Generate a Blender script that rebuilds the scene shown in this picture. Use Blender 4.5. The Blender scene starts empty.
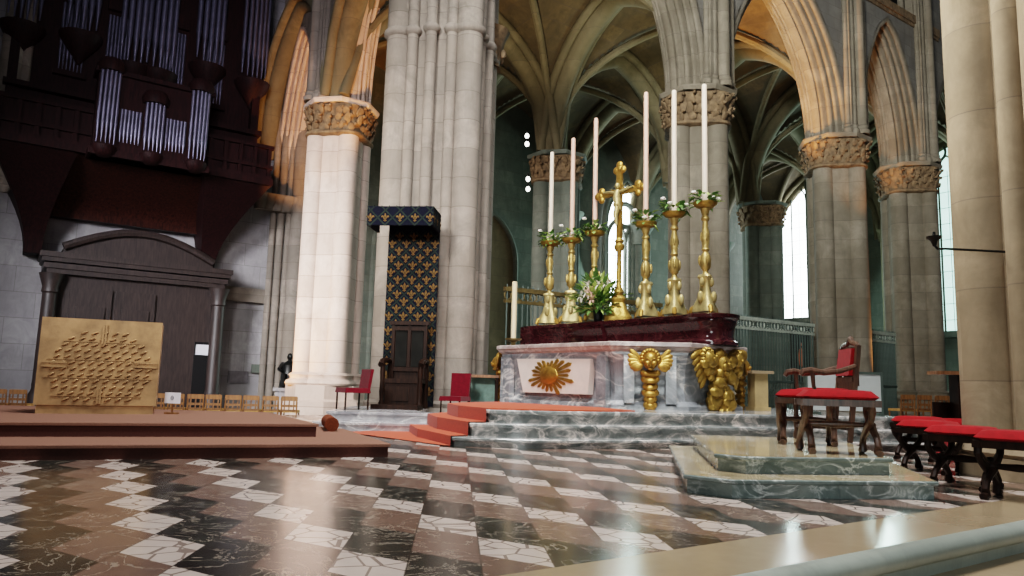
import bpy, math, random
from mathutils import Vector, Matrix
random.seed(7)
C = bpy.context.scene.collection
pi = math.pi
# ------------------------------------------------------------------ camera model (photo 1024 x 576)
F, PITCH, ROLL, H = 741.7, .1307, .0268, .74
cP, sP, cR, sR = math.cos(PITCH), math.sin(PITCH), math.cos(ROLL), math.sin(ROLL)
def ray(px, py):
    a, b = px-512, py-288
    x, y = cR*a+sR*b, -sR*a+cR*b
    h = -y/F
    return (x/F, cP-h*sP, sP+h*cP)
def at(px, py, Y):
    r = ray(px, py); t = Y/r[1]
    return Vector((t*r[0], Y, H+t*r[2]))
def fl(px, py, z=0):
    r = ray(px, py); t = (z-H)/r[2]
    return Vector((t*r[0], t*r[1], z))
PHI = math.radians(35)
Ex, Ey = math.cos(PHI), math.sin(PHI)
def W(e, n, z=0): return Vector((e*Ex-n*Ey, e*Ey+n*Ex, z))
def EN(p): return (p[0]*Ex+p[1]*Ey, -p[0]*Ey+p[1]*Ex)
def onN(px, py, n):
    r = ray(px, py); k = -r[0]*Ey+r[1]*Ex; t = n/k
    return Vector((t*r[0], t*r[1], H+t*r[2]))
def onE(px, py, e):
    r = ray(px, py); k = r[0]*Ex+r[1]*Ey; t = e/k
    return Vector((t*r[0], t*r[1], H+t*r[2]))
def e_at(px, py, n): return EN(onN(px, py, n))[0]
def z_at(px, py, n): return onN(px, py, n).z

# ------------------------------------------------------------------ mesh builder
class MB:
    def __init__(s): s.v = []; s.f = []; s.m = []
    def add(s, vs, fs, mi=0):
        b = len(s.v); s.v += [Vector(p) for p in vs]
        for f in fs: s.f.append([b+i for i in f]); s.m.append(mi)
        return s
    def box(s, c, size, rz=0, top=(1, 1), mi=0, M=None):
        x, y, z = size[0]/2, size[1]/2, size[2]/2
        vs = [(-x, -y, -z), (x, -y, -z), (x, y, -z), (-x, y, -z)]
        vs += [(px*top[0], py*top[1], z) for px, py, _ in vs]
        R = Matrix.Rotation(rz, 3, 'Z') if M is None else M
        vs = [R @ Vector(p)+Vector(c) for p in vs]
        return s.add(vs, [(3, 2, 1, 0), (4, 5, 6, 7), (0, 1, 5, 4), (1, 2, 6, 5), (2, 3, 7, 6), (3, 0, 4, 7)], mi)
    def bar(s, a, b, w, h=None, mi=0, up=(0, 0, 1)):
        a, b = Vector(a), Vector(b); d = b-a; L = d.length
        if L < 1e-6: return s
        z = d/L; u = Vector(up)
        if abs(z.dot(u)) > .97: u = Vector((0, 1, 0))
        x = u.cross(z).normalized(); y = z.cross(x)
        M = Matrix((x, y, z)).transposed()
        return s.box((a+b)/2, (w, h or w, L), M=M, mi=mi)
    def prism(s, poly, z0, z1, mi=0, inset=0):
        n = len(poly); up = offs(poly, inset) if inset else poly
        vs = [(p[0], p[1], z0) for p in poly]+[(p[0], p[1], z1) for p in up]
        fs = [tuple(range(n))[::-1], tuple(range(n, 2*n))]
        fs += [(i, (i+1) % n, n+(i+1) % n, n+i) for i in range(n)]
        return s.add(vs, fs, mi)
    def loft(s, loops, caps=True, closed=True, mi=0):
        n = len(loops[0]); vs = [p for l in loops for p in l]; fs = []
        for k in range(len(loops)-1):
            for i in range(n if closed else n-1):
                j = (i+1) % n
                fs.append((k*n+i, k*n+j, (k+1)*n+j, (k+1)*n+i))
        if caps:
            fs.append(tuple(range(n))[::-1]); b = (len(loops)-1)*n; fs.append(tuple(range(b, b+n)))
        return s.add(vs, fs, mi)
    def lathe(s, prof, c=(0, 0, 0), seg=20, mi=0, M=None):
        loops = []
        for r, z in prof:
            l = [Vector((r*math.cos(2*pi*i/seg), r*math.sin(2*pi*i/seg), z)) for i in range(seg)]
            if M: l = [M @ p for p in l]
            loops.append([p+Vector(c) for p in l])
        return s.loft(loops, mi=mi)
    def cyl(s, a, b, r0, r1=None, seg=14, mi=0):
        r1 = r0 if r1 is None else r1
        a, b = Vector(a), Vector(b); d = (b-a); z = d.normalized()
        u = Vector((0, 0, 1)) if abs(z.z) < .95 else Vector((1, 0, 0))
        x = u.cross(z).normalized(); y = z.cross(x)
        ring = lambda p, r: [p+x*(r*math.cos(2*pi*i/seg))+y*(r*math.sin(2*pi*i/seg)) for i in range(seg)]
        return s.loft([ring(a, r0), ring(b, r1)], mi=mi)
    def tube(s, path, r, seg=8, mi=0, closed=False):
        P = [Vector(p) for p in path]; n = len(P); loops = []; px = None
        for i in range(n):
            t = (P[min(i+1, n-1)]-P[max(i-1, 0)]).normalized()
            if px is None:
                u = Vector((0, 0, 1)) if abs(t.z) < .9 else Vector((0, 1, 0))
                x = u.cross(t).normalized()
            else:
                x = (px-t*px.dot(t)).normalized()
            px = x; y = t.cross(x)
            rr = r[i] if isinstance(r, (list, tuple)) else r
            loops.append([P[i]+x*(rr*math.cos(2*pi*k/seg))+y*(rr*math.sin(2*pi*k/seg)) for k in range(seg)])
        return s.loft(loops, mi=mi)
    def ell(s, c, r, seg=10, rings=6, M=None, mi=0):
        vs = []; fs = []
        for j in range(rings+1):
            th = pi*j/rings
            for i in range(seg):
                a = 2*pi*i/seg
                p = Vector((r[0]*math.sin(th)*math.cos(a), r[1]*math.sin(th)*math.sin(a), r[2]*math.cos(th)))
                if M is not None: p = M @ p
                vs.append(p+Vector(c))
        for j in range(rings):
            for i in range(seg):
                k = (i+1) % seg
                fs.append((j*seg+i, (j+1)*seg+i, (j+1)*seg+k, j*seg+k))
        return s.add(vs, fs, mi)
    def leaf(s, c, d, L, w, mi=0, up=(0, 0, 1), curl=.25):
        d = Vector(d).normalized(); c = Vector(c); u = Vector(up)
        x = d.cross(u)
        if x.length < .05: x = d.cross(Vector((1, 0, 0)))
        x.normalize(); y = x.cross(d)
        pts = [c, c+d*L*.35+x*w*.5+y*L*.06, c+d*L*.75+x*w*.35-y*L*curl*.4, c+d*L-y*L*curl,
               c+d*L*.75-x*w*.35-y*L*curl*.4, c+d*L*.35-x*w*.5+y*L*.06, c+d*L*.5-y*L*.02]
        return s.add(pts, [(0, 1, 6), (1, 2, 6), (2, 3, 6), (3, 4, 6), (4, 5, 6), (5, 0, 6)], mi)
    def build(s, name, mats, parent=None, smooth=True, ang=38):
        """mesh in the local space of its parent Empty (which may be turned about Z)"""
        me = bpy.data.meshes.new(name)
        loc = Vector((0, 0, 0)); Rm = None
        me.from_pydata([tuple(p) for p in s.v], [], s.f)
        if not isinstance(mats, (list, tuple)): mats = [mats]
        for m in mats: me.materials.append(m)
        me.polygons.foreach_set('material_index', s.m)
        if smooth:
            me.polygons.foreach_set('use_smooth', [True]*len(me.polygons))
            me.set_sharp_from_angle(angle=math.radians(ang))
        me.update()
        o = bpy.data.objects.new(name, me); C.objects.link(o)
        if parent is not None: o.parent = parent
        return o

def offs(poly, d):
    """offset a counter-clockwise polygon inward by d (negative = outward)"""
    n = len(poly); out = []
    for i in range(n):
        p0, p1, p2 = Vector(poly[i-1][:2]), Vector(poly[i][:2]), Vector(poly[(i+1) % n][:2])
        a, b = (p1-p0).normalized(), (p2-p1).normalized()
        na, nb = Vector((-a.y, a.x)), Vector((-b.y, b.x))
        m = (na+nb); L = m.length
        if L < 1e-6: out.append(tuple(p1+na*d)); continue
        m /= L; out.append(tuple(p1+m*(d/max(.35, m.dot(na)))))
    return out

def thing(name, label, cat, loc=(0, 0, 0), rz=0, group=None):
    o = bpy.data.objects.new(name, None); C.objects.link(o)
    o.location = loc; o.rotation_euler = (0, 0, rz); o.empty_display_size = .1
    o['label'] = label; o['category'] = cat
    if group: o['group'] = group
    return o
def tag(o, label, cat, group=None, loc=None):
    o['label'] = label; o['category'] = cat
    if group: o['group'] = group
    if loc is not None: o.location = loc
    return o
def struct(name, mb, m, parent=None, **k):
    o = mb.build(name, m, parent, **k)
    if parent is None: o['kind'] = 'structure'
    return o
def dup(root, loc, rz, label, group=None):
    r = root.copy(); C.objects.link(r); r.location = loc; r.rotation_euler = (0, 0, rz); r['label'] = label
    if group: r['group'] = group
    for ch in list(root.children):
        c = ch.copy(); C.objects.link(c); c.parent = r
        for g in list(ch.children):
            d = g.copy(); C.objects.link(d); d.parent = c
    return r
ORD = ['first', 'second', 'third', 'fourth', 'fifth', 'sixth', 'seventh', 'eighth', 'ninth', 'tenth', 'eleventh', 'twelfth']

# ------------------------------------------------------------------ materials
def lin(c):
    f = lambda u: u/12.92 if u <= .04045 else ((u+.055)/1.055)**2.4
    return (f(c[0]/255), f(c[1]/255), f(c[2]/255), 1)
class NT:
    def __init__(s, name):
        s.m = bpy.data.materials.new(name); s.m.use_nodes = True; s.t = s.m.node_tree
        s.b = s.t.nodes['Principled BSDF']; s.out = s.t.nodes['Material Output']
    def n(s, typ, **k):
        x = s.t.nodes.new(typ)
        for a, v in k.items():
            if a.startswith('i_'): x.inputs[a[2:].replace('_', ' ')].default_value = v
            else: setattr(x, a, v)
        return x
    def l(s, a, b): s.t.links.new(a, b)
    def math(s, op, a, b=None, c=None):
        x = s.n('ShaderNodeMath', operation=op)
        for i, v in enumerate((a, b, c)):
            if v is None: continue
            if isinstance(v, (int, float)): x.inputs[i].default_value = v
            else: s.l(v, x.inputs[i])
        return x.outputs[0]
    def mix(s, fac, a, b):
        x = s.n('ShaderNodeMix', data_type='RGBA')
        for i, v in ((0, fac), (6, a), (7, b)):
            if isinstance(v, (int, float, tuple)): x.inputs[i].default_value = v
            else: s.l(v, x.inputs[i])
        return x.outputs[2]
    def noise(s, vec, scale, detail=4, rough=.6, dist=0):
        x = s.n('ShaderNodeTexNoise'); s.l(vec, x.inputs['Vector'])
        x.inputs['Scale'].default_value = scale; x.inputs['Detail'].default_value = detail
        x.inputs['Roughness'].default_value = rough; x.inputs['Distortion'].default_value = dist
        return x.outputs['Fac']
    def ramp(s, fac, stops):
        x = s.n('ShaderNodeValToRGB'); s.l(fac, x.inputs[0]); cr = x.color_ramp
        while len(cr.elements) < len(stops): cr.elements.new(.5)
        for e, (p, c) in zip(cr.elements, stops): e.position = p; e.color = c
        return x.outputs[0]
    def pos(s): return s.n('ShaderNodeNewGeometry').outputs['Position']
    def objc(s): return s.n('ShaderNodeTexCoord').outputs['Object']
    def bump(s, h, st=.3, dist=.02):
        x = s.n('ShaderNodeBump'); s.l(h, x.inputs['Height']); x.inputs['Strength'].default_value = st
        x.inputs['Distance'].default_value = dist; s.l(x.outputs[0], s.b.inputs['Normal'])
def plain(name, col, rough=.6, metal=0, var=.25, scale=6, bump=0, coat=0, sheen=0):
    t = NT(name); c = lin(col)
    v = t.noise(t.objc(), scale, 4)
    dk = tuple(x*(1-var) for x in c[:3])+(1,); lt = tuple(min(1, x*(1+var)) for x in c[:3])+(1,)
    t.l(t.ramp(v, [(.3, dk), (.7, lt)]), t.b.inputs['Base Color'])
    t.b.inputs['Roughness'].default_value = rough; t.b.inputs['Metallic'].default_value = metal
    if coat: t.b.inputs['Coat Weight'].default_value = coat
    if sheen: t.b.inputs['Sheen Weight'].default_value = sheen
    if bump: t.bump(v, bump)
    return t.m
def stone(name, col, dark, joints=True, course=.62, bw=1.1, stain=(90, 80, 60), jw=.018, soil=.5):
    """ashlar: horizontal courses by height, upright joints along the wall, weather stains"""
    t = NT(name); p = t.pos(); sep = t.n('ShaderNodeSeparateXYZ'); t.l(p, sep.inputs[0])
    z = t.math('DIVIDE', sep.outputs[2], course); fz = t.math('FRACT', z); kz = t.math('FLOOR', z)
    hj = t.math('LESS_THAN', fz, jw/course)
    along = t.math('ADD', t.math('MULTIPLY', sep.outputs[0], Ex), t.math('MULTIPLY', sep.outputs[1], Ey))
    al2 = t.math('ADD', along, t.math('MULTIPLY', sep.outputs[1], .35))
    sh = t.math('MULTIPLY', kz, .437)
    u = t.math('ADD', t.math('DIVIDE', al2, bw), sh); fu = t.math('FRACT', u)
    vj = t.math('LESS_THAN', fu, jw/bw)
    comb = t.n('ShaderNodeCombineXYZ'); t.l(t.math('FLOOR', u), comb.inputs[0]); t.l(kz, comb.inputs[1])
    wn = t.n('ShaderNodeTexWhiteNoise', noise_dimensions='2D'); t.l(comb.outputs[0], wn.inputs[0])
    n1 = t.noise(p, .55, 5, .65); n2 = t.noise(p, 5, 4)
    base = t.mix(t.math('MULTIPLY', wn.outputs['Value'], .8), lin(col), lin(dark))
    n3 = t.noise(p, 1.9, 5, .7, .6); base = t.mix(t.ramp(n3, [(.38, (0, 0, 0, 1)), (.66, (.95, .95, .95, 1))]), base, lin(dark))
    mp = t.n('ShaderNodeMapping'); t.l(p, mp.inputs[0]); mp.inputs['Scale'].default_value = (1, 1, .22)
    n4 = t.noise(mp.outputs[0], 3.2, 5, .65, .4)
    base = t.mix(t.math('MULTIPLY', t.ramp(n4, [(.5, (0, 0, 0, 1)), (.72, (1, 1, 1, 1))]), .5), base, tuple(x*.55 for x in lin(dark)[:3])+(1,))
    st = t.ramp(n1, [(.42, (0, 0, 0, 1)), (.68, (1, 1, 1, 1))])
    base = t.mix(t.math('MULTIPLY', st, soil), base, lin(stain))
    base = t.mix(t.math('MULTIPLY', n2, .35), base, lin(dark))
    if joints:
        j = t.math('MAXIMUM', hj, t.math('MULTIPLY', vj, 1 if joints != 'h' else 0))
        base = t.mix(t.math('MULTIPLY', j, .45), base, lin((78, 68, 60)))
    t.l(base, t.b.inputs['Base Color']); t.b.inputs['Roughness'].default_value = .85
    t.bump(n2, .25, .02)
    return t.m
def marble(name, dark, mid, white, scale=1.6, rough=.12, veins=.62):
    t = NT(name); p = t.pos()
    n = t.noise(p, scale, 6, .65, 1.4); n2 = t.noise(p, scale*.6, 4, .6, 2.5)
    base = t.ramp(n, [(.3, lin(dark)), (.55, lin(mid)), (.75, lin(dark))])
    mp = t.n('ShaderNodeMapping'); t.l(p, mp.inputs[0]); mp.inputs['Rotation'].default_value = (.3, .5, .4); mp.inputs['Scale'].default_value = (1, 1, 2.2)
    w = t.noise(mp.outputs[0], scale*1.1, 5, .55, 1.2)
    v = t.math('ABSOLUTE', t.math('SUBTRACT', w, .5))
    vein = t.ramp(v, [(.0, (1, 1, 1, 1)), (.012+.02*veins, (.35, .35, .35, 1)), (.03+.05*veins, (0, 0, 0, 1))])
    base = t.mix(t.math('MULTIPLY', vein, t.ramp(n2, [(.35, (.1, .1, .1, 1)), (.6, (1, 1, 1, 1))])), base, lin(white))
    t.l(base, t.b.inputs['Base Color']); t.b.inputs['Roughness'].default_value = rough
    return t.m
def gold(name, col=(205, 160, 70), rough=.32, bump=.4, scale=14, metal=1):
    t = NT(name); p = t.objc(); n = t.noise(p, scale, 5, .6)
    c = lin(col); t.l(t.ramp(n, [(.25, tuple(x*.45 for x in c[:3])+(1,)), (.6, c)]), t.b.inputs['Base Color'])
    t.b.inputs['Metallic'].default_value = metal; t.b.inputs['Roughness'].default_value = rough
    t.bump(n, bump, .02); return t.m
def wood(name, a, b, rough=.45, scale=5, axis=2):
    t = NT(name); mp = t.n('ShaderNodeMapping'); t.l(t.objc(), mp.inputs[0])
    sc = [6, 6, 6]; sc[axis] = .7; mp.inputs['Scale'].default_value = sc
    n = t.noise(mp.outputs[0], scale, 5, .6, .5)
    t.l(t.ramp(n, [(.3, lin(a)), (.7, lin(b))]), t.b.inputs['Base Color']); t.b.inputs['Roughness'].default_value = rough
    return t.m

M = {}
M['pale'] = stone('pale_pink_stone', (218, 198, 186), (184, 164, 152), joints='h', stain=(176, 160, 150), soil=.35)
M['grey'] = stone('grey_stone', (158, 147, 136), (116, 108, 99), joints='h', stain=(120, 108, 94))
M['arcade'] = stone('arcade_stone', (148, 138, 122), (108, 100, 86), joints='h', stain=(92, 82, 64), soil=.7)
M['spandrel'] = stone('spandrel_stone', (132, 128, 120), (100, 96, 90), stain=(100, 90, 78), course=.4, bw=.8)
M['aisle'] = stone('aisle_stone', (118, 122, 112), (86, 94, 86), joints='h', stain=(66, 72, 62))
M['vault'] = stone('vault_stone', (112, 96, 66), (76, 66, 46), joints=True, course=.35, bw=.9, stain=(52, 44, 32), jw=.02)
M['rib'] = stone('rib_stone', (124, 114, 88), (94, 88, 66), joints='h', stain=(88, 78, 58), course=.8)
M['near'] = stone('near_pier_stone', (168, 150, 124), (122, 106, 82), joints='h', stain=(92, 80, 60), course=.9, soil=.75, jw=.012)
M['white_wall'] = stone('whitewashed_wall', (184, 181, 182), (150, 147, 150), stain=(120, 116, 116), course=.8, bw=1.6, soil=.6)
M['leafcap'] = plain('carved_capital_stone', (112, 92, 68), .85, var=.55, scale=6, bump=.6)
M['flagstone'] = stone('flagstone_floor', (120, 112, 102), (92, 86, 78), joints=False, stain=(70, 64, 58))
M['limestone'] = None
t = NT('polished_limestone_step'); p = t.pos(); n = t.noise(p, 1.2, 5); n2 = t.noise(p, 14, 3)
c_ = t.mix(n, lin((136, 116, 90)), lin((176, 156, 128))); c_ = t.mix(t.math('MULTIPLY', n2, .3), c_, lin((120, 104, 76)))
t.l(c_, t.b.inputs['Base Color']); t.b.inputs['Roughness'].default_value = .2; M['limestone'] = t.m
M['nosing'] = stone('pale_step_nosing', (172, 178, 168), (140, 148, 140), joints=False, stain=(112, 118, 108))
M['nosing'].node_tree.nodes['Principled BSDF'].inputs['Roughness'].default_value = .4
M['blue_marble'] = marble('blue_grey_marble', (66, 73, 80), (142, 147, 151), (228, 226, 222), 1.1, .14, .9)
M['green_marble'] = marble('green_grey_marble', (82, 94, 92), (124, 136, 132), (226, 232, 228), 2.4, .15, .5)
M['green_top'] = marble('polished_platform_top', (150, 132, 100), (184, 166, 130), (206, 200, 184), 1.2, .09, .2)
M['step_marble'] = marble('veined_step_marble', (70, 80, 80), (140, 144, 142), (236, 228, 222), 2.0, .12, 1.0)
M['throne_marble'] = marble('throne_step_marble', (108, 110, 116), (160, 158, 160), (220, 218, 216), 1.6, .2, .8)
M['red_marble'] = marble('dark_red_marble', (34, 12, 15), (58, 24, 28), (84, 50, 50), 2.2, .1, .05)
M['mensa'] = marble('mensa_marble', (136, 120, 116), (176, 164, 158), (214, 202, 194), 1.6, .12, .6)
M['white_panel'] = plain('white_marble_panel', (232, 222, 212), .25, var=.06)
M['gold'] = gold('gilding', (190, 148, 72), .42, .7, 9, .75)
M['gold_old'] = gold('old_gilding', (176, 142, 68), .42, .8, 9, .65)
M['brass'] = gold('pale_brass', (186, 158, 94), .42, .6, 10, .6)
M['gold_panel'] = gold('gilded_panel', (176, 140, 98), .5, .4, 4, .35)
M['gilt_pale'] = gold('pale_gilt', (200, 180, 122), .45, .5, 10, .6)
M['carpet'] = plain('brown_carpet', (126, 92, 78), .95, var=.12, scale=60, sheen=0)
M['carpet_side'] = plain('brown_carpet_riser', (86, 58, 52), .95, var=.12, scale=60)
M['crimson_dark'] = plain('dark_green_brown_leather', (24, 24, 22), .8, var=.3)
M['orange_carpet'] = plain('orange_red_carpet', (182, 74, 44), .95, var=.14, scale=40, sheen=.2)
M['rollcarpet'] = plain('rust_brown_carpet', (104, 54, 34), .95, var=.2, scale=40)
M['red_velvet'] = plain('red_velvet', (140, 12, 18), .8, var=.2, scale=20, sheen=.08)
M['crimson'] = plain('dark_crimson_velvet', (92, 8, 24), .85, var=.2, scale=20, sheen=.1)
M['darkwood'] = wood('dark_turned_wood', (22, 14, 11), (46, 30, 22), .5)
M['chairwood'] = wood('polished_chair_wood', (92, 60, 40), (150, 108, 76), .35)
M['stoolwood'] = wood('carved_walnut', (52, 36, 28), (104, 78, 62), .35)
M['organwood'] = wood('organ_oak', (22, 11, 12), (46, 22, 22), .6, 3)
M['covewood'] = wood('cove_oak', (30, 16, 14), (66, 34, 26), .55, 2.5)
M['doorwood'] = wood('vestibule_oak', (30, 24, 23), (60, 48, 45), .5, 3)
M['rush'] = plain('woven_rush', (186, 142, 78), .8, var=.3, scale=40)
M['chair_beech'] = wood('beech_chair', (92, 58, 30), (146, 100, 54), .45)
M['pipe'] = plain('tin_organ_pipe', (120, 118, 138), .4, .8, var=.25, scale=2)
M['iron'] = plain('wrought_iron', (74, 86, 80), .55, .3, var=.2)
M['iron_gold'] = plain('tarnished_rail', (120, 104, 66), .45, .6, var=.4)
M['railstone'] = plain('grey_green_rail', (170, 178, 164), .6, .2, var=.3)
M['black'] = plain('black_bronze', (20, 22, 22), .4, .5, var=.3)
M['wax'] = plain('cream_wax', (230, 210, 188), .45, var=.03)
M['waxpink'] = plain('rosy_wax', (222, 178, 156), .45, var=.03)
M['leaf'] = plain('green_leaves', (82, 118, 52), .55, var=.5, scale=18)
M['leaf_light'] = plain('light_green_leaves', (168, 192, 104), .55, var=.4, scale=18)
M['flower'] = plain('white_petals', (242, 234, 226), .6, var=.06)
M['flower_pink'] = plain('pink_petals', (232, 186, 170), .6, var=.1)
M['blue_cloth'] = plain('dark_blue_cloth', (12, 14, 26), .9, var=.25, scale=30)
M['fleur'] = plain('gold_fleur_embroidery', (92, 70, 40), .8, 0, var=.3, scale=30)
M['lattice'] = plain('green_lattice_braid', (30, 38, 34), .8, var=.2)
M['board'] = plain('pale_grey_board', (176, 182, 180), .7, var=.05)
M['paper'] = plain('white_card', (236, 236, 244), .7, var=.02)
M['ink'] = plain('dark_ink', (70, 74, 88), .8, var=.05)
M['pedestal'] = plain('buff_stone', (176, 152, 108), .7, var=.15)
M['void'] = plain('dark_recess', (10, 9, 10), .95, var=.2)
M['green_cloth'] = plain('pale_green_cloth', (120, 150, 140), .8, var=.25, scale=9)
def glow(name, col, s):
    t = NT(name); t.b.inputs['Base Color'].default_value = (.6, .65, .65, 1)
    n = t.noise(t.pos(), .7, 4)
    t.l(t.ramp(n, [(.2, tuple(x*.8 for x in col)+(1,)), (.7, col+(1,))]), t.b.inputs['Emission Color'])
    t.b.inputs['Emission Strength'].default_value = s; t.b.inputs['Roughness'].default_value = .3
    return t.m
M['glass'] = glow('daylit_leaded_glass', (.9, .98, 1.0), 16)
M['glass_green'] = glow('daylit_green_glass', (.6, .98, .86), 2.2)
M['bulb'] = glow('lit_bulb', (1, .97, .9), 8)

for k_ in ('blue_cloth', 'fleur', 'lattice', 'red_velvet', 'crimson', 'carpet', 'carpet_side', 'orange_carpet', 'rollcarpet', 'darkwood', 'crimson_dark', 'organwood', 'covewood'):
    M[k_].node_tree.nodes['Principled BSDF'].inputs['Specular IOR Level'].default_value = .12
# patterned choir floor: white rhombi with crackle, in strips of brown-grey and green-black marble
t = NT('patterned_marble_floor'); p = t.pos(); sep = t.n('ShaderNodeSeparateXYZ'); t.l(p, sep.inputs[0])
a_ = Vector((.3459, -.5832)); b_ = Vector((-.239, -.9453)); uu = Vector((.2988, -.1973)); oo = Vector((-.3502, 6.8253))
vv = (a_+b_)/4                                # along the strip, one rhombus long
uu = a_-vv
det = uu.x*vv.y-uu.y*vv.x
X = t.math('SUBTRACT', sep.outputs[0], oo.x); Y = t.math('SUBTRACT', sep.outputs[1], oo.y)
al = t.math('ADD', t.math('MULTIPLY', X, vv.y/det), t.math('MULTIPLY', Y, -vv.x/det))
be = t.math('ADD', t.math('MULTIPLY', X, -uu.y/det), t.math('MULTIPLY', Y, uu.x/det))
k = t.math('FLOOR', al); fa = t.math('FRACT', al)
bm = t.math('FLOORED_MODULO', t.math('SUBTRACT', be, k), 4)
white = t.math('LESS_THAN', bm, 1)
blk = t.math('GREATER_THAN', bm, 2.45)
cell = t.n('ShaderNodeCombineXYZ'); t.l(k, cell.inputs[0]); t.l(t.math('FLOOR', t.math('DIVIDE', t.math('SUBTRACT', be, k), 4)), cell.inputs[1]); t.l(blk, cell.inputs[2])
wn = t.n('ShaderNodeTexWhiteNoise', noise_dimensions='3D'); t.l(cell.outputs[0], wn.inputs[0])
n1 = t.noise(p, 5, 6, .7, 1.0); n2 = t.noise(p, 2.2, 5, .6, 2.0)
brown = t.ramp(n1, [(.25, lin((66, 48, 42))), (.5, lin((112, 88, 76))), (.75, lin((86, 70, 62)))])
brown = t.mix(t.math('MULTIPLY', wn.outputs[0], .4), brown, lin((120, 100, 92)))
black = t.ramp(n1, [(.3, lin((18, 20, 20))), (.6, lin((42, 46, 42))), (.8, lin((70, 72, 62)))])
black = t.mix(t.math('MULTIPLY', wn.outputs[0], .4), black, lin((44, 26, 26)))
vor = t.n('ShaderNodeTexVoronoi', feature='DISTANCE_TO_EDGE'); t.l(p, vor.inputs['Vector']); vor.inputs['Scale'].default_value = 6.5
crack = t.math('LESS_THAN', vor.outputs['Distance'], .035)
whc = t.mix(t.math('MULTIPLY', crack, .75), t.mix(n1, lin((184, 168, 158)), lin((212, 198, 188))), lin((96, 76, 66)))
vein = t.math('LESS_THAN', t.math('ABSOLUTE', t.math('SUBTRACT', n2, .5)), .008)
dk = t.mix(blk, brown, black); dk = t.mix(t.math('MULTIPLY', vein, .55), dk, lin((168, 156, 140)))
col = t.mix(white, dk, whc)
seam = t.math('LESS_THAN', t.math('MINIMUM', fa, t.math('SUBTRACT', 1, fa)), .012)
col = t.mix(t.math('MULTIPLY', seam, .7), col, lin((50, 42, 36)))
t.l(col, t.b.inputs['Base Color'])
t.l(t.math('ADD', .13, t.math('MULTIPLY', n2, .12)), t.b.inputs['Roughness'])
M['floor'] = t.m

# ------------------------------------------------------------------ setting: floors and the foreground step
LOW = -.4
edge0, edge1 = W(-14, 2.62), W(24, 2.62)
bdir = math.atan2(5.81-3.14, 3.95-.14)
bx_, by_ = math.cos(bdir), math.sin(bdir)
def B(s, d, z=0): return Vector((.14+s*bx_-d*by_, 3.14+s*by_+d*bx_, z))       # along / inside the border line
fb = MB()
slab = [B(-16, 0), B(20, 0), W(24, 12.2), W(6, 12.2), W(6, 17.5), W(4.6, 17.5), W(4.6, 12.2), W(-16, 12.2)]
slab = [B(-16, 0), B(20, 0), W(24, 12.2), W(8.2, 12.2), W(7.2, 15.6), W(5.2, 15.6), W(2.2, 12.4), W(-16, 12.2)]
fb.prism(slab, LOW-.05, 0)
struct('floor', fb, M['floor'], smooth=False)
st = MB()
prof = [(0, 0), (-.46, 0), (-.46, -.19), (0, -.19)]
st.loft([[B(s, d, z) for d, z in prof] for s in (-16, 20)])
n_ = MB(); prof = [(-.46, 0), (-.5, -.008), (-.525, -.03), (-.535, -.06), (-.525, -.095), (-.5, -.115), (-.47, -.125), (-.46, -.19)]
n_.loft([[B(s, d, z) for d, z in prof] for s in (-16, 20)])
st.loft([[B(s, d, z) for d, z in [(0, -.19), (-.85, -.19), (-.88, -.2), (-.9, -.22), (-.88, -.27), (-.85, -.28), (-.85, LOW), (0, LOW)]] for s in (-16, 20)])
struct('trim_1', st, M['limestone']); struct('trim_17', n_, M['nosing'])
lf = MB(); lf.box((2, 16, LOW-.1), (90, 90, .1)); struct('floor_outer', lf, M['flagstone'], smooth=False)

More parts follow.
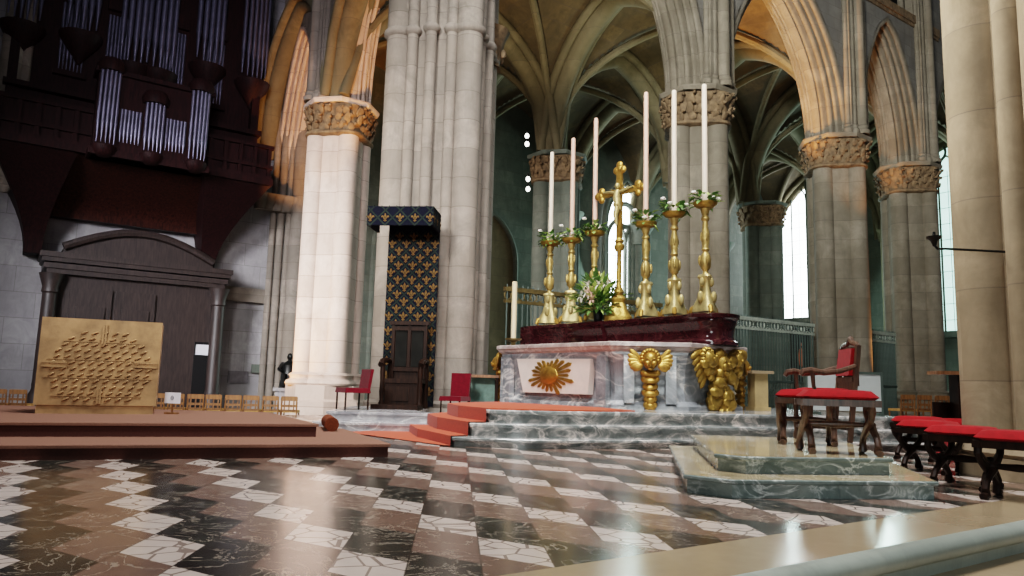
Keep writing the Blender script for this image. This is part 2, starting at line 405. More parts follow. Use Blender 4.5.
# ------------------------------------------------------------------ columns
Z0, Z1 = 8.0, 9.0          # capital bottom / springing
COL = dict(center=fl(697, 132, Z0), right=fl(835, 172, Z0), far=fl(908, 196, Z0), left=fl(340, 141, Z0), out1=fl(557, 185, Z0), out2=fl(762, 228, Z0))
PIER = Vector((-1.68, 16.0, 0))
def ringpts(c, r, k, a0=0): return [(c[0]+r*math.cos(a0+2*pi*i/k), c[1]+r*math.sin(a0+2*pi*i/k)) for i in range(k)]
def column(key, label, m, zb=LOW, r=.7, rs=.3, upper=True, ztop=16.5, seg=26):
    p = COL[key]; root = thing('stone_column', label, 'column', (p.x, p.y, zb))
    b = MB(); hb = 1.35
    b.prism(ringpts((0, 0), 1.28, 8, PHI+pi/8), 0, .55); b.prism(ringpts((0, 0), 1.2, 8, PHI+pi/8), .55, .62, inset=.06)
    b.prism(ringpts((0, 0), 1.13, 8, PHI+pi/8), .62, 1.0)
    for cx, cy, rr in [(0, 0, r)]+[(r*math.cos(PHI+k*pi/2), r*math.sin(PHI+k*pi/2), rs) for k in range(4)]:
        b.lathe([(rr+.16, 1.0), (rr+.2, 1.06), (rr+.16, 1.13), (rr+.05, 1.18), (rr+.06, 1.25), (rr+.1, 1.29), (rr+.05, 1.34), (rr, 1.36)], (cx, cy, 0), 22)
    b.build('base', m, root)
    s = MB(); s.cyl((0, 0, 1.3), (0, 0, Z0-zb), r, seg=seg)
    for k in range(4):
        q = Vector((r*math.cos(PHI+k*pi/2), r*math.sin(PHI+k*pi/2), 0)); s.cyl(q+Vector((0, 0, 1.3)), q+Vector((0, 0, Z0-zb)), rs, seg=16)
    s.build('shaft', m, root)
    c = MB(); z0, z1 = Z0-zb, Z1-zb
    cl = lambda a, R: R*(1+.09*math.cos(4*(a-PHI)))
    loops = [[Vector((cl(a, R)*math.cos(a), cl(a, R)*math.sin(a), z)) for a in [2*pi*i/40 for i in range(40)]] for R, z in ((.9, z0-.07), (.97, z0-.03), (.97, z0+.03), (.88, z0+.08), (.9, z0+.5), (1.0, z1-.16))]
    c.loft(loops)
    for tier, (zz, rr, k, hh) in enumerate([(z0+.18, .91, 20, .17), (z0+.4, .94, 20, .19), (z0+.66, .99, 22, .17)]):
        for i in range(k):
            a = 2*pi*(i+.5*tier)/k+random.uniform(-.08, .08); R = cl(a, rr)
            Mx = Matrix.Rotation(a, 3, 'Z') @ Matrix.Rotation(random.uniform(.2, .6), 3, 'Y')
            c.ell((R*math.cos(a), R*math.sin(a), zz+random.uniform(-.05, .05)), (.05, .11*random.uniform(.7, 1.2), hh*random.uniform(.7, 1.1)), 7, 5, Mx)
            c.ell(((R+.07)*math.cos(a+.1), (R+.07)*math.sin(a+.1), zz+hh*random.uniform(.3, .8)), (.06, .07, .055), 6, 4)
    c.build('capital', M['leafcap'], root)
    ab = MB(); ab.prism(ringpts((0, 0), 1.1, 8, PHI+pi/8), z1-.14, z1-.05, inset=-.04); ab.prism(ringpts((0, 0), 1.14, 8, PHI+pi/8), z1-.05, z1)
    ab.build('abacus', m, root)
    return root
column('center', 'clustered stone column directly behind the three right-hand tall candles', M['arcade'])
column('right', 'orange-lit stone column with leafy capital behind the red-backed armchair', M['arcade'])
column('far', 'stone column with leafy capital between the armchair column and the nearest pier', M['arcade'])
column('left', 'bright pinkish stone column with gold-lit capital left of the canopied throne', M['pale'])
column('out1', 'greenish aisle column seen behind the three left-hand tall candles', M['aisle'])
column('out2', 'greenish aisle column left of the bright tall lancet window', M['aisle'])

# crossing pier: core with large and thin engaged shafts
root = thing('crossing_pier', 'massive bundled stone pier behind the canopied throne', 'pier', (PIER.x, PIER.y, LOW))
TOP = 17.0
dW, dS, dE, dN = Vector((-Ex, -Ey, 0)), Vector((Ey, -Ex, 0)), Vector((Ex, Ey, 0)), Vector((-Ey, Ex, 0))
core = MB(); core.prism(ringpts((0, 0), .95, 8, PHI+pi/8), 0, TOP-LOW)
core.build('core', M['grey'], root)
bases = MB()
def pshaft(q, r, nm='shaft'):
    s = MB(); s.cyl(q+Vector((0, 0, .5)), q+Vector((0, 0, TOP-LOW)), r, seg=20)
    for zr in (8.25-LOW,):
        s.lathe([(r, zr-.1), (r+.05, zr-.06), (r+.07, zr), (r+.05, zr+.06), (r, zr+.1)], q, 18)
    s.build(nm, M['grey'], root)
    bases.lathe([(r+.16, .0), (r+.16, .5), (r+.18, .55), (r+.1, .66), (r+.12, .74), (r, .8)], q, 16)
for d_ in (dW, dS, dE, dN): pshaft(d_*1.1, .29)
for A_, B_ in ((dW, dS), (dS, dE)):
    for f in (.27, .5, .73):
        d_ = (A_*(1-f)+B_*f); r_ = 1.03 if f == .5 else 1.04
        pshaft(d_.normalized()*r_, .12)
bases.prism(ringpts((0, 0), 1.5, 8, PHI+pi/8), 0, .4)
bases.build('base', M['grey'], root)
cp = MB(); q = dE*1.12
cp.lathe([(.36, Z0-LOW+.1), (.33, Z0-LOW+.16), (.36, Z0-LOW+.5), (.5, Z1-LOW-.1), (.56, Z1-LOW)], q, 14)
for i in range(26):
    a = random.uniform(0, 2*pi); zz = random.uniform(.15, .8)
    cp.ell(q+Vector(((.36+.16*zz)*math.cos(a), (.36+.16*zz)*math.sin(a), Z0-LOW+.1+zz)), (.08, .08, .12), 6, 4)
cp.build('capital', M['leafcap'], root)

# nearest pier, right edge
NP = Vector((5.75, 7.15, 0))
root = thing('nearest_pier', 'huge brownish stone pier beside the row of red stools, nearest the viewer', 'pier', (NP.x, NP.y, 0))
s = MB(); s.cyl((0, 0, .2), (0, 0, 13), 1.0, seg=40); s.build('core', M['near'], root)
a0 = math.atan2(-NP.y, -NP.x)
for k, (da, rr) in enumerate([(-1.12, .3), (-.62, .13), (-.12, .36), (.36, .14), (.9, .3), (1.9, .3), (3.1, .3), (-2.0, .3)]):
    q = Vector((.98*math.cos(a0+da), .98*math.sin(a0+da), 0))
    s = MB(); s.cyl(q+Vector((0, 0, .2)), q+Vector((0, 0, 13)), rr, seg=20); s.build('shaft', M['near'], root)
b = MB(); b.prism(ringpts((0, 0), 1.34, 12, .3), 0, .2); b.lathe([(1.3, .2), (1.33, .24), (1.3, .3), (1.2, .34), (1.1, .36)], seg=32)
b.build('base', M['near'], root)

# ------------------------------------------------------------------ arches
def arch_curve(s, rise, k=18):
    """half-width s, rise: pointed two-centred arch, points from left springing to right"""
    R = (s*s+rise*rise)/(2*s)
    pts = []
    cx = R-s; a1 = math.atan2(rise, cx)
    for i in range(k+1):
        a = a1*i/k; pts.append((cx-R*math.cos(a), R*math.sin(a)))       # left half
    right = [(-x, z) for x, z in pts[:-1]][::-1]
    return pts+right
def bay(P0, P1, spring, rise, top, half0, half1, thick, m_wall, m_mould, names, archivolt=.62, base=None):
    P0, P1 = Vector((P0[0], P0[1], 0)), Vector((P1[0], P1[1], 0)); d = (P1-P0); L = d.length; d /= L; nn = Vector((-d.y, d.x, 0))
    s = (L-half0-half1)/2; mid = P0+d*(half0+s)
    cur = arch_curve(s, rise)
    # stepped and rolled archivolt (profile: across the wall, outward from the arch line)
    T = thick/2; pr = []
    roll = lambda cy, cr, r, k=6: [(cy+r*math.cos(pi+pi*i/(k-1)), cr-r*math.sin(pi*i/(k-1))) for i in range(k)]
    pr += [(-T, archivolt), (-T, .5)]+roll(-T+.07, .46, .06)+[(-T+.14, .5), (-T+.17, .4)]+roll(-T+.23, .34, .06)+[(-T+.3, .36), (-T+.3, .2)]
    pr += roll(-T+.37, .2, .065)+[(-T+.45, .22), (-T+.48, .13)]+roll(-T+.55, .1, .06)+[(-T+.62, .12), (-T+.62, .03)]
    pr += [(-.05, .0), (.05, .0)]
    pr += [(-y, r) for y, r in pr[::-1][2:]]
    loops = []
    for i, (x, z) in enumerate(cur):
        x0, z0 = cur[max(i-1, 0)]; x1, z1 = cur[min(i+1, len(cur)-1)]
        tx, tz = x1-x0, z1-z0; l = math.hypot(tx, tz); nx, nz = -tz/l, tx/l
        if i in (0, len(cur)-1): nx, nz = (-1 if i == 0 else 1), 0
        loops.append([mid+d*(x+nx*r)+nn*y+Vector((0, 0, spring+z+nz*r)) for y, r in pr])
    mm = MB(); mm.loft(loops, caps=True, closed=True)
    struct(names[1], mm, m_mould, ang=50)
    # spandrel wall faces, both sides
    w = MB()
    outer = []
    for i, (x, z) in enumerate(cur):
        x0, z0 = cur[max(i-1, 0)]; x1, z1 = cur[min(i+1, len(cur)-1)]
        tx, tz = x1-x0, z1-z0; l = math.hypot(tx, tz); nx, nz = -tz/l, tx/l
        if i in (0, len(cur)-1): nx, nz = (-1 if i == 0 else 1), 0
        r = archivolt-.06
        outer.append((max(-s-half0, min(s+half1, x+nx*r)), z+nz*r))
    for y in (-T, T):
        lo = [mid+d*x+nn*y+Vector((0, 0, spring+z)) for x, z in outer]
        hi = [mid+d*x+nn*y+Vector((0, 0, top)) for x, z in outer]
        n = len(lo)
        for i in range(n-1): w.add([lo[i], lo[i+1], hi[i+1], hi[i]], [(0, 1, 2, 3)])
        for xa, xb in ((-s-half0, outer[0][0]), (outer[-1][0], s+half1)):
            if xb-xa > .01:
                q = [mid+d*xa+nn*y+Vector((0, 0, spring)), mid+d*xb+nn*y+Vector((0, 0, spring)), mid+d*xb+nn*y+Vector((0, 0, top)), mid+d*xa+nn*y+Vector((0, 0, top))]
                w.add(q, [(0, 1, 2, 3)])
    w.box(mid+nn*0+Vector((0, 0, top+.05)), (L, thick, .1), math.atan2(d.y, d.x))
    struct(names[0], w, m_wall, smooth=False)
    return mid, d, nn
c_, r_, f_, l_ = COL['center'], COL['right'], COL['far'], COL['left']
pE = PIER+dE*.75; pN = PIER+dN*.75
nxt = W(33.5, 13.4)
WT = 14.0
bay(pE, c_, Z1, 5.6, 17, .45, .95, 1.5, M['spandrel'], M['arcade'], ('wall_choir_west', 'trim_2'))
bay(c_, r_, Z1, 4.5, 17, .95, .95, 1.5, M['spandrel'], M['arcade'], ('wall_choir_middle', 'trim_3'))
zs = onN(890, 12, 12.7).z
bay(r_, f_, Z1, 4.3, zs, .95, .95, 1.5, M['spandrel'], M['arcade'], ('wall_choir_east', 'trim_4'))
bay(f_, nxt, Z1, 4.5, 17, .95, .95, 1.5, M['spandrel'], M['arcade'], ('wall_choir_end', 'trim_5'))
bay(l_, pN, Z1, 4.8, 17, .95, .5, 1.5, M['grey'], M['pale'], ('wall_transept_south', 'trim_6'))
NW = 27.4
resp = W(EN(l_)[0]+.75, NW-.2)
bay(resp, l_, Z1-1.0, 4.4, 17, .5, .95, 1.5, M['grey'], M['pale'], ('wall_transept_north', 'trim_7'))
# wall shafts rising from the capitals
def wall_shafts(c, toward, names, m, z0=Z1, z1=17, off=.78):
    t = Vector(toward).normalized(); sd = Vector((-t.y, t.x, 0))
    s = MB()
    s.box((c[0]+t.x*(off-.1), c[1]+t.y*(off-.1), (z0+z1)/2), (.5, 1.0, z1-z0), math.atan2(t.y, t.x))
    for k, (o, r) in enumerate([(0, .17), (-.3, .1), (.3, .1), (-.52, .08), (.52, .08)]):
        q = Vector((c[0], c[1], 0))+t*(off+.18-abs(o)*.3)+sd*o
        s.cyl(q+Vector((0, 0, z0)), q+Vector((0, 0, z1)), r, seg=14)
        s.lathe([(r+.07, z0), (r+.08, z0+.12), (r+.02, z0+.2), (r+.04, z0+.26), (r, z0+.3)], q, 14)
    struct(names, s, m)
wall_shafts(c_, dS, 'trim_8', M['arcade']); wall_shafts(r_, dS, 'trim_9', M['arcade']); wall_shafts(f_, dS, 'trim_10', M['arcade'])
wall_shafts(l_, dW, 'trim_11', M['grey'])
# string course and triforium above the east bay
d_ = (f_-r_); d_.z = 0; d_.normalize(); nn = Vector((d_.y, -d_.x, 0))
tr = MB()
a = Vector((r_.x, r_.y, zs))-d_*.2; b = Vector((f_.x, f_.y, zs))+d_*1.2
for (o, w_, h_) in ((.82, .3, .16), (.9, .3, .1)):
    tr.bar(a+nn*(o-.1)+Vector((0, 0, .0 if o < .85 else .12)), b+nn*(o-.1)+Vector((0, 0, .0 if o < .85 else .12)), h_, w_)
struct('trim_12', tr, M['leafcap'], smooth=False)
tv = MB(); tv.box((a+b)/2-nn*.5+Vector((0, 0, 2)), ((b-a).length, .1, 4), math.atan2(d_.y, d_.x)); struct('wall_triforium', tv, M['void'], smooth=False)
L_ = (b-a).length
for i in range(1, 6):
    q = a+d_*(L_*i/6)+nn*.45
    co = MB(); co.lathe([(.2, .1), (.2, .25), (.12, .35), (.11, .4), (.11, 2.0), (.2, 2.3), (.22, 2.4)], (0, 0, 0), 12)
    o = co.build('gallery_colonnette', M['arcade']); tag(o, 'small gallery column above the far arch, %s from the left' % ORD[i-1], 'column', 'colonnettes of the upper gallery', q)

# ------------------------------------------------------------------ aisle vaults
eL = [EN(PIER)[0], EN(c_)[0], EN(r_)[0], EN(f_)[0], 33.5, 38.5]
nL = [13.5, 20.4, NW]
vm = MB(); ribs = MB()
RISE = 4.6
prof = lambda t: RISE*math.sqrt(max(0, 1-((abs(t)*1.0+.25)/1.25)**2)) if abs(t) < 1 else 0.
n0_ = prof(0)
def pr_(t): 
    v = ((abs(t)+.3)/1.3)
    return RISE*(math.sqrt(max(0, 1-v*v))/math.sqrt(1-(.3/1.3)**2))
for i in range(len(eL)-1):
    for j in range(2):
        e0, e1, n0, n1 = eL[i], eL[i+1], nL[j], nL[j+1]; k = 44
        P = lambda u, v, z=0: W((e0+e1)/2+u*(e1-e0)/2, (n0+n1)/2+v*(n1-n0)/2, Z1+z)
        vs = []; fs = []
        for a in range(k+1):
            for b in range(k+1):
                u, v = -1+2*a/k, -1+2*b/k
                vs.append(P(u, v, .2+max(pr_(u), pr_(v))))
        for a in range(k):
            for b in range(k):
                q = a*(k+1)+b; fs.append((q, q+1, q+k+2, q+k+1))
        vm.add(vs, fs)
        ts = [-1+2*a/20 for a in range(21)]
        ribs.tube([P(x, x, pr_(x)) for x in ts], .13); ribs.tube([P(x, -x, pr_(x)) for x in ts], .13)
        def trans(f, ax):
            for o_, r_r, dz in ((0, .34, -.1), (-.42, .16, .05), (.42, .16, .05)):
                ribs.tube([f(x, o_, pr_(x)+dz) for x in ts], r_r, 10)
        if j == 1: trans(lambda x, o_, z: P(x, -1, z)+Vector((-Ey, Ex, 0))*o_, 0)
        trans(lambda x, o_, z: P(1, x, z)+Vector((Ex, Ey, 0))*o_, 1)
        if i == 0: trans(lambda x, o_, z: P(-1, x, z)+Vector((Ex, Ey, 0))*o_, 1)
struct('ceiling', vm, M['vault'], ang=25); struct('trim_13', ribs, M['rib'])

# outer walls with lancet windows
EW = 38.5
def frame_on(face):          # 2D wall coordinates (s along, z) to world
    if face == 'N': return lambda s, z, d=0: W(s, NW-d, z)
    return lambda s, z, d=0: W(EW-d, s, z)
def lancet_window(face, name, s0, s1, zsill, zspr, n_lights, mat, rose=True, tr=.05):
    P = frame_on(face); root = bpy.data.objects.new(name, None); C.objects.link(root); root['kind'] = 'structure'
    w = s1-s0; ztop = zspr+w*.95
    def outline(a, b, z0, zsp, rise): 
        s = (b-a)/2; m = (a+b)/2
        return [(a, z0)]+[(m+x, zsp+z) for x, z in arch_curve(s, rise, 8)]+[(b, z0)]
    o = outline(s0, s1, zsill, zspr, w*.95)
    g = MB(); g.add([P(x, z, .12) for x, z in o], [tuple(range(len(o)))]); g.build('pane', mat, root, smooth=False)
    fr = MB(); fr.tube([P(x, z, .2) for x, z in offs2(o, .1)], .13, 8); fr.tube([P(x, z, .32) for x, z in offs2(o, .3)], .12, 8)
    fr.bar(P(s0-.3, zsill, .25), P(s1+.3, zsill, .25), .3)
    fr.build('frame', M['aisle'], root)
    tc = MB()
    lw = w/n_lights; zl = zspr-w*.25
    for i in range(n_lights):
        a, b = s0+i*lw, s0+(i+1)*lw
        tc.tube([P(x, z, .2) for x, z in outline(a, b, zsill, zl, lw*.9)], tr, 6)
    if rose and n_lights == 2:
        m = (s0+s1)/2; rr = w*.24; zc = zl+lw*.9+rr*.55
        tc.tube([P(m+rr*math.cos(a*pi/10), zc+rr*math.sin(a*pi/10), .2) for a in range(21)], tr*1.3, 6)
    tc.build('tracery', M['aisle'], root)
    bars = MB(); z = zsill+.7
    while z < zspr: bars.bar(P(s0, z, .17), P(s1, z, .17), .02); z += .8
    for i in range(n_lights): bars.bar(P(s0+(i+.5)*lw, zsill, .17), P(s0+(i+.5)*lw, zl, .17), .018)
    bars.build('glazing_bars', M['iron'], root)
    return root
def offs2(o, d):
    m = (o[0][0]+o[-1][0])/2; s = abs(o[-1][0]-o[0][0])/2; k = (s+d)/s
    return [(m+(x-m)*k, z+(d if abs(x-m) < s*.98 else 0)) for x, z in o]
wn_ = MB(); wn_.add([W(-16, NW, LOW), W(EW, NW, LOW), W(EW, NW, 18), W(-16, NW, 18)], [(0, 1, 2, 3)])
# the transept end wall is whitewashed, the aisle wall grey-green
w1 = MB(); w1.add([W(-22, NW, LOW), W(EN(l_)[0]+.6, NW, LOW), W(EN(l_)[0]+.6, NW, 20), W(-22, NW, 20)], [(3, 2, 1, 0)])
struct('wall_north', w1, M['white_wall'], smooth=False)
w2 = MB(); e1 = EN(l_)[0]+.6; w2.add([W(e1, NW, LOW), W(EW, NW, LOW), W(EW, NW, 16), W(e1, NW, 16)], [(3, 2, 1, 0)]); struct('wall_aisle_north', w2, M['aisle'], smooth=False)
w3 = MB(); w3.add([W(EW, 9, LOW), W(EW, NW, LOW), W(EW, NW, 16), W(EW, 9, 16)], [(0, 1, 2, 3)]); struct('wall_east', w3, M['aisle'], smooth=False)
w4 = MB(); w4.add([W(-14, -4, LOW), W(-14, NW+2, LOW), W(-14, NW+2, 20), W(-14, -4, 20)], [(3, 2, 1, 0)]); struct('wall_west', w4, M['grey'], smooth=False)
sA, sB = e_at(604, 250, NW), e_at(640, 250, NW)
lancet_window('N', 'window_1', sA, sB, z_at(622, 318, NW), z_at(622, 232, NW), 2, M['glass'], tr=.11)
sA, sB = EN(onE(780, 250, EW))[1], EN(onE(809, 250, EW))[1]
lancet_window('E', 'window_2', min(sA, sB), max(sA, sB), onE(795, 321, EW).z, onE(795, 196, EW).z, 2, M['glass'])
sA, sB = EN(onE(926, 250, EW))[1], EN(onE(962, 250, EW))[1]
lancet_window('E', 'window_3', min(sA, sB), max(sA, sB), onE(940, 335, EW).z, onE(940, 165, EW).z, 2, M['glass_green'])
bl = MB(); nb_ = MB()
for e_ in eL[1:-1]:
    for o_, r__ in ((0, .26), (-.36, .14), (.36, .14), (-.6, .1), (.6, .1)):
        q = W(e_+o_, NW-.12); bl.cyl((q.x, q.y, LOW), (q.x, q.y, Z1), r__, seg=12)
    q = W(e_, NW-.2); bl.lathe([(.5, Z1-.9), (.46, Z1-.8), (.5, Z1-.4), (.75, Z1-.05), (.8, Z1+.05)], (q.x, q.y, 0), 12)
for e_ in (10.3, 13.6, 18.0):
    o_ = [(e_-1.3, 1.2)]+[(e_+x, 6.2+z) for x, z in arch_curve(1.3, 2.2, 8)]+[(e_+1.3, 1.2)]
    nb_.add([W(x, NW-.02, z) for x, z in o_], [tuple(range(len(o_)))]); bl.tube([W(x, NW-.08, z) for x, z in o_], .12, 8)
bl.bar(W(eL[0], NW-.1, 1.1), W(eL[4], NW-.1, 1.1), .2, .3)
struct('trim_18', bl, M['aisle']); struct('trim_19', nb_, M['rib'], smooth=False)
# thin respond shaft and rib on the far wall
rs_ = MB(); q = onE(884, 230, EW-.4); q0 = Vector((q.x, q.y, LOW)); rs_.cyl(q0, q, .2, seg=14); rs_.lathe([(.22, -.5), (.24, -.2), (.4, 0)], q, 12)
for s_ in (-1, 1):
    rs_.tube([q+Vector((-s_*Ey*3.2*(1-math.cos(k*.13)), s_*Ex*3.2*(1-math.cos(k*.13)), 5*math.sin(k*.13))) for k in range(12)], .12)
struct('trim_14', rs_, M['rib'])
# respond cluster at the corner of transept end wall and string course
rc = MB()
for k, (px, r) in enumerate([(262, .12), (270, .14), (278, .12), (288, .3), (297, .14)]):
    q = onN(px, 380, NW-.35-.15*k); rc.cyl((q.x, q.y, LOW), (q.x, q.y, 17), r, seg=12)
a = onN(223, 293, NW-.2); b = onN(299, 297, NW-.2); rc.bar((a.x, a.y, a.z), (b.x, b.y, a.z), .14, .5)
for px in (262, 270, 278, 288, 297):
    q = onN(px, 180, NW-.7); rc.lathe([(.2, -.3), (.32, .1), (.36, .2), (.36, .28)], (q.x, q.y, 7.1), 10)
struct('trim_15', rc, M['grey'])
rc = MB()
for k, (px, r) in enumerate([(0, .3), (8, .16), (14, .16)]):
    q = onN(px, 160, NW-1.2); rc.cyl((q.x, q.y, q.z-.6), (q.x, q.y, 17), r, seg=12)
q = onN(7, 166, NW-1.2); rc.lathe([(.1, -.8), (.3, -.4), (.7, -.1), (.75, .1)], q, 12)
struct('trim_16', rc, M['grey'])

# ------------------------------------------------------------------ vestibule (door case) under the organ
eA, eB = e_at(36, 330, NW-1.3), e_at(224, 330, NW-1.3); eM = (eA+eB)/2; hw = (eB-eA)/2
zc = z_at(130, 262, NW-1.3)
root = thing('door_vestibule', 'dark oak doorway vestibule with arched pediment below the organ', 'vestibule', W(eM, NW-.6, LOW), PHI)
def L(e, n, z): return Vector((e, n, z-LOW))
b = MB(); b.box(L(0, 0, (zc-.5+LOW)/2), (2*hw-.5, 1.1, zc-.5-LOW)); b.build('body', M['doorwood'], root, smooth=False)
c = MB()
for zz, ex in ((zc-.5, .0), (zc-.35, .12), (zc-.15, .22), (zc-.02, .3)):
    c.box(L(0, -.1, zz), (2*hw-.2+2*ex*.7, 1.3+ex, .16))
c.build('cornice', M['doorwood'], root, smooth=False)
pd = MB(); n = 16; zp = z_at(130, 233, NW-1.0); Rr = (hw*.82)
arc = [(-Rr+2*Rr*i/n, (zp-zc-.1)*math.sin(pi*(.07+.86*i/n))) for i in range(n+1)]
lp = [(-Rr, 0)]+arc+[(Rr, 0)]
pd.loft([[L(x, y, zc+.05+z) for x, z in lp] for y in (-.55, .4)]); pd.tube([L(x, -.6, zc+.08+z) for x, z in arc], .13, 8)
pd.build('pediment', M['doorwood'], root)
for sx in (-1, 1):
    for dx in (0,):
        s = MB(); s.lathe([(.3, 0), (.3, .5), (.24, .6), (.22, .7), (.2, zc-LOW-1.2), (.24, zc-LOW-1.15), (.22, zc-LOW-1.0), (.34, zc-LOW-.6)], (sx*(hw-.25-dx), -.62-.1*(dx == 0), 0), 14)
        s.build('column', M['doorwood'], root)
for x0, x1 in ((-1.9, -.75), (-.65, .5)):
    d = MB(); d.box(L((x0+x1)/2, -.58, 1.55), (x1-x0, .08, 3.6))
    for zz in (.6, 2.2): d.box(L((x0+x1)/2, -.64, zz), (x1-x0-.35, .06, 1.2))
    d.build('door_leaf', M['doorwood'], root, smooth=False)
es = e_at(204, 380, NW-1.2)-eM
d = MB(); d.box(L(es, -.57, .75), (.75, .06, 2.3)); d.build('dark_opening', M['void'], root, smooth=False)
s = MB(); s.box(L(es, -.63, z_at(203, 350, NW-1.2)), (.68, .05, .34)); s.build('sign', M['paper'], root, smooth=False)

# ------------------------------------------------------------------ organ on its gallery
oc = e_at(140, 170, NW-2.2); ow = 3.75
root = thing('pipe_organ', 'great dark oak pipe organ on a coved gallery over the doorway', 'organ', W(oc, NW-1.2, 5), PHI)
def O(e, n, z): return Vector((e, n+1.2, z-5))        # n measured from the wall face (negative = into the room)
zg0 = z_at(213, 236, NW-.6); zg1 = z_at(230, 183, NW-2.4)
cv = MB(); loops = []
for k in range(9):
    f = k/8; out = 1-math.cos(f*pi/2); wd = 2.55+(ow-2.55)*out; dep = .5+2.2*out; z = zg0+(zg1-zg0)*f
    loops.append([O(-wd, -.05, z), O(-wd, -dep, z), O(wd, -dep, z), O(wd, -.05, z)])
cv.loft(loops); cv.build('cove', M['covewood'], root, ang=30)
for sx in (-1, 1):
    br = MB(); loops = []
    zb = z_at(130, 262, NW-1.0)
    for k in range(9):
        f = k/8; g = (1-math.cos(f*pi/2)); z = zb+(zg1-zb)*f
        a_, b__ = 2.3-.55*g, 2.75+(ow+.12-2.75)*g; dep = .75+2.1*g
        loops.append([O(sx*a_, -.05, z), O(sx*a_, -dep, z), O(sx*b__, -dep, z), O(sx*b__, -.05, z)])
    br.loft(loops); br.build('bracket', M['organwood'], root, ang=30)
gl = MB(); zt = zg1+1.35
gl.box(O(0, -1.5, zg1+.1), (2*ow+.3, 3.0, .2)); 
for zz in (zg1+.25, zg1+.62, zt-.05): gl.box(O(0, -2.85, zz), (2*ow+.25, .22, .12))
for i in range(17): gl.box(O(-ow+2*ow*i/16, -2.85, (zg1+zt)/2), (.12, .14, zt-zg1))
gl.box(O(0, -2.8, (zg1+zt)/2), (2*ow, .06, zt-zg1))
gl.build('gallery', M['organwood'], root, smooth=False)
def pipes(e0, e1, n, zfoot, ztop, bulge, k, crown=0, r=None):
    for i in range(k):
        f = (i+.5)/k*2-1; e = (e0+e1)/2+f*(e1-e0)/2; rr = r or (e1-e0)/k*.46
        nn_ = n-bulge*math.sqrt(max(0, 1-f*f)); ft = .28*(ztop-zfoot) if ztop-zfoot < 3 else .9
        zb = zfoot+crown*(abs(f))*.6
        p_ = MB(); p_.lathe([(rr*.25, 0), (rr*.95, ft*.93), (rr, ft), (rr, ztop-zb), (rr*.8, ztop-zb)], (0, 0, 0), 10)
        p_.lathe([(rr*1.04, ft*.96), (rr*1.04, ft*1.06)], (0, 0, 0), 10)
        o = p_.build('pipe', M['pipe'], root); o.location = O(e, nn_, zb)
cs = MB()
cs.box(O(0, -.65, 12.4), (2*ow-.5, 1.0, 9.2))
for sx in (-1, 1): cs.box(O(sx*(ow-.2), -.8, 11), (.25, 1.4, 8))
cs.box(O(0, -.9, 8.75), (2*ow-.2, 1.5, .7)); cs.box(O(0, -.95, 9.25), (2*ow, 1.6, .16))
cs.build('main_case', M['organwood'], root, smooth=False)
TWR = [(162, 13, 72, 5), (211, 10, 66, 5), (257, 13, 82, 6)]
for px, hwp, yb, k in TWR:
    ee = e_at(px, 40, NW-1.5)-oc; z0 = z_at(px, yb, NW-1.5); hw_ = .48
    for sx in ((1,) if abs(ee) < .3 else (1, -1)):
        pipes(sx*ee-hw_, sx*ee+hw_, -1.2, z0, 17.5, .35, k, .5)
        t_ = MB(); t_.lathe([(.05, -.95), (.2, -.7), (.5, -.3), (.6, -.1), (.62, 0)], O(sx*ee, -1.25, z0), 14); t_.build('tower_corbel', M['organwood'], root)
for sx in (1, -1):
    for cx in (.83, 2.1):
        pipes(sx*cx-.35, sx*cx+.35, -1.2, 10.1, 12.3, 0, 7)
        b = MB(); b.box(O(sx*cx, -1.2, 10.0), (.9, .3, .16)); b.build('pipe_shelf', M['organwood'], root, smooth=False); b = MB(); b.box(O(sx*cx, -1.2, 12.7), (.8, .26, .5)); b.build('carved_crest', M['organwood'], root, smooth=False)
# the smaller front case on the gallery edge
pc = e_at(153, 120, NW-3.2)-oc
ps = MB(); zq = zg1-.1
ps.box(O(pc, -3.1, zq+1.25), (3.1, .6, 2.5)); ps.box(O(pc, -3.15, zq+2.55), (3.3, .8, .14)); ps.box(O(pc, -3.15, zq+.1), (3.3, .8, .2))
ps.build('front_case', M['organwood'], root, smooth=False)
for sx, h_ in ((-1.25, 2.2), (0, 1.5), (1.25, 2.2)):
    pipes(pc+sx-.28, pc+sx+.28, -3.42, zq+.35, zq+.35+h_, .22, 5)
    b = MB(); b.lathe([(.12, -.05), (.28, .05), (.34, .2), (.34, .28)], O(pc+sx, -3.45, zq), 12); b.build('tower_corbel', M['organwood'], root); b = MB(); b.lathe([(.36, .6+h_-.28), (.4, .6+h_-.1), (.3, .6+h_+.1)], O(pc+sx, -3.45, zq), 12); b.build('tower_cap', M['organwood'], root)
for sx in (-.62, .62): pipes(pc+sx-.3, pc+sx+.3, -3.42, zq+.5, zq+1.5, 0, 6)

# ------------------------------------------------------------------ dais with the gilded altar front
lo_ = [(-9.5, 4.4), (-4.25, 6.36), (-1.17, 7.57), (-2.13, 9.75), (-4.2, 11.6), (-10, 11.6)]
up_ = [(-9.5, 5.3), (-4.8, 7.14), (-2.06, 8.2), (-3.43, 10.75), (-10, 10.75)]
root = thing('carpeted_dais', 'low two-step dais covered in brown carpet under the gilded altar', 'dais', (-3, 8, 0))
def rel(poly, o=(-3, 8)): return [(p[0]-o[0], p[1]-o[1]) for p in poly]
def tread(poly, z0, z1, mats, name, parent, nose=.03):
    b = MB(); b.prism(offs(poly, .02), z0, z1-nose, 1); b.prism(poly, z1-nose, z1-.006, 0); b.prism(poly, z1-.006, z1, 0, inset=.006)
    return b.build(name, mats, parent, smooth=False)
tread(rel(lo_), 0, .13, [M['carpet'], M['carpet_side']], 'lower_step', root); tread(rel(up_), .13, .27, [M['carpet'], M['carpet_side']], 'upper_step', root)

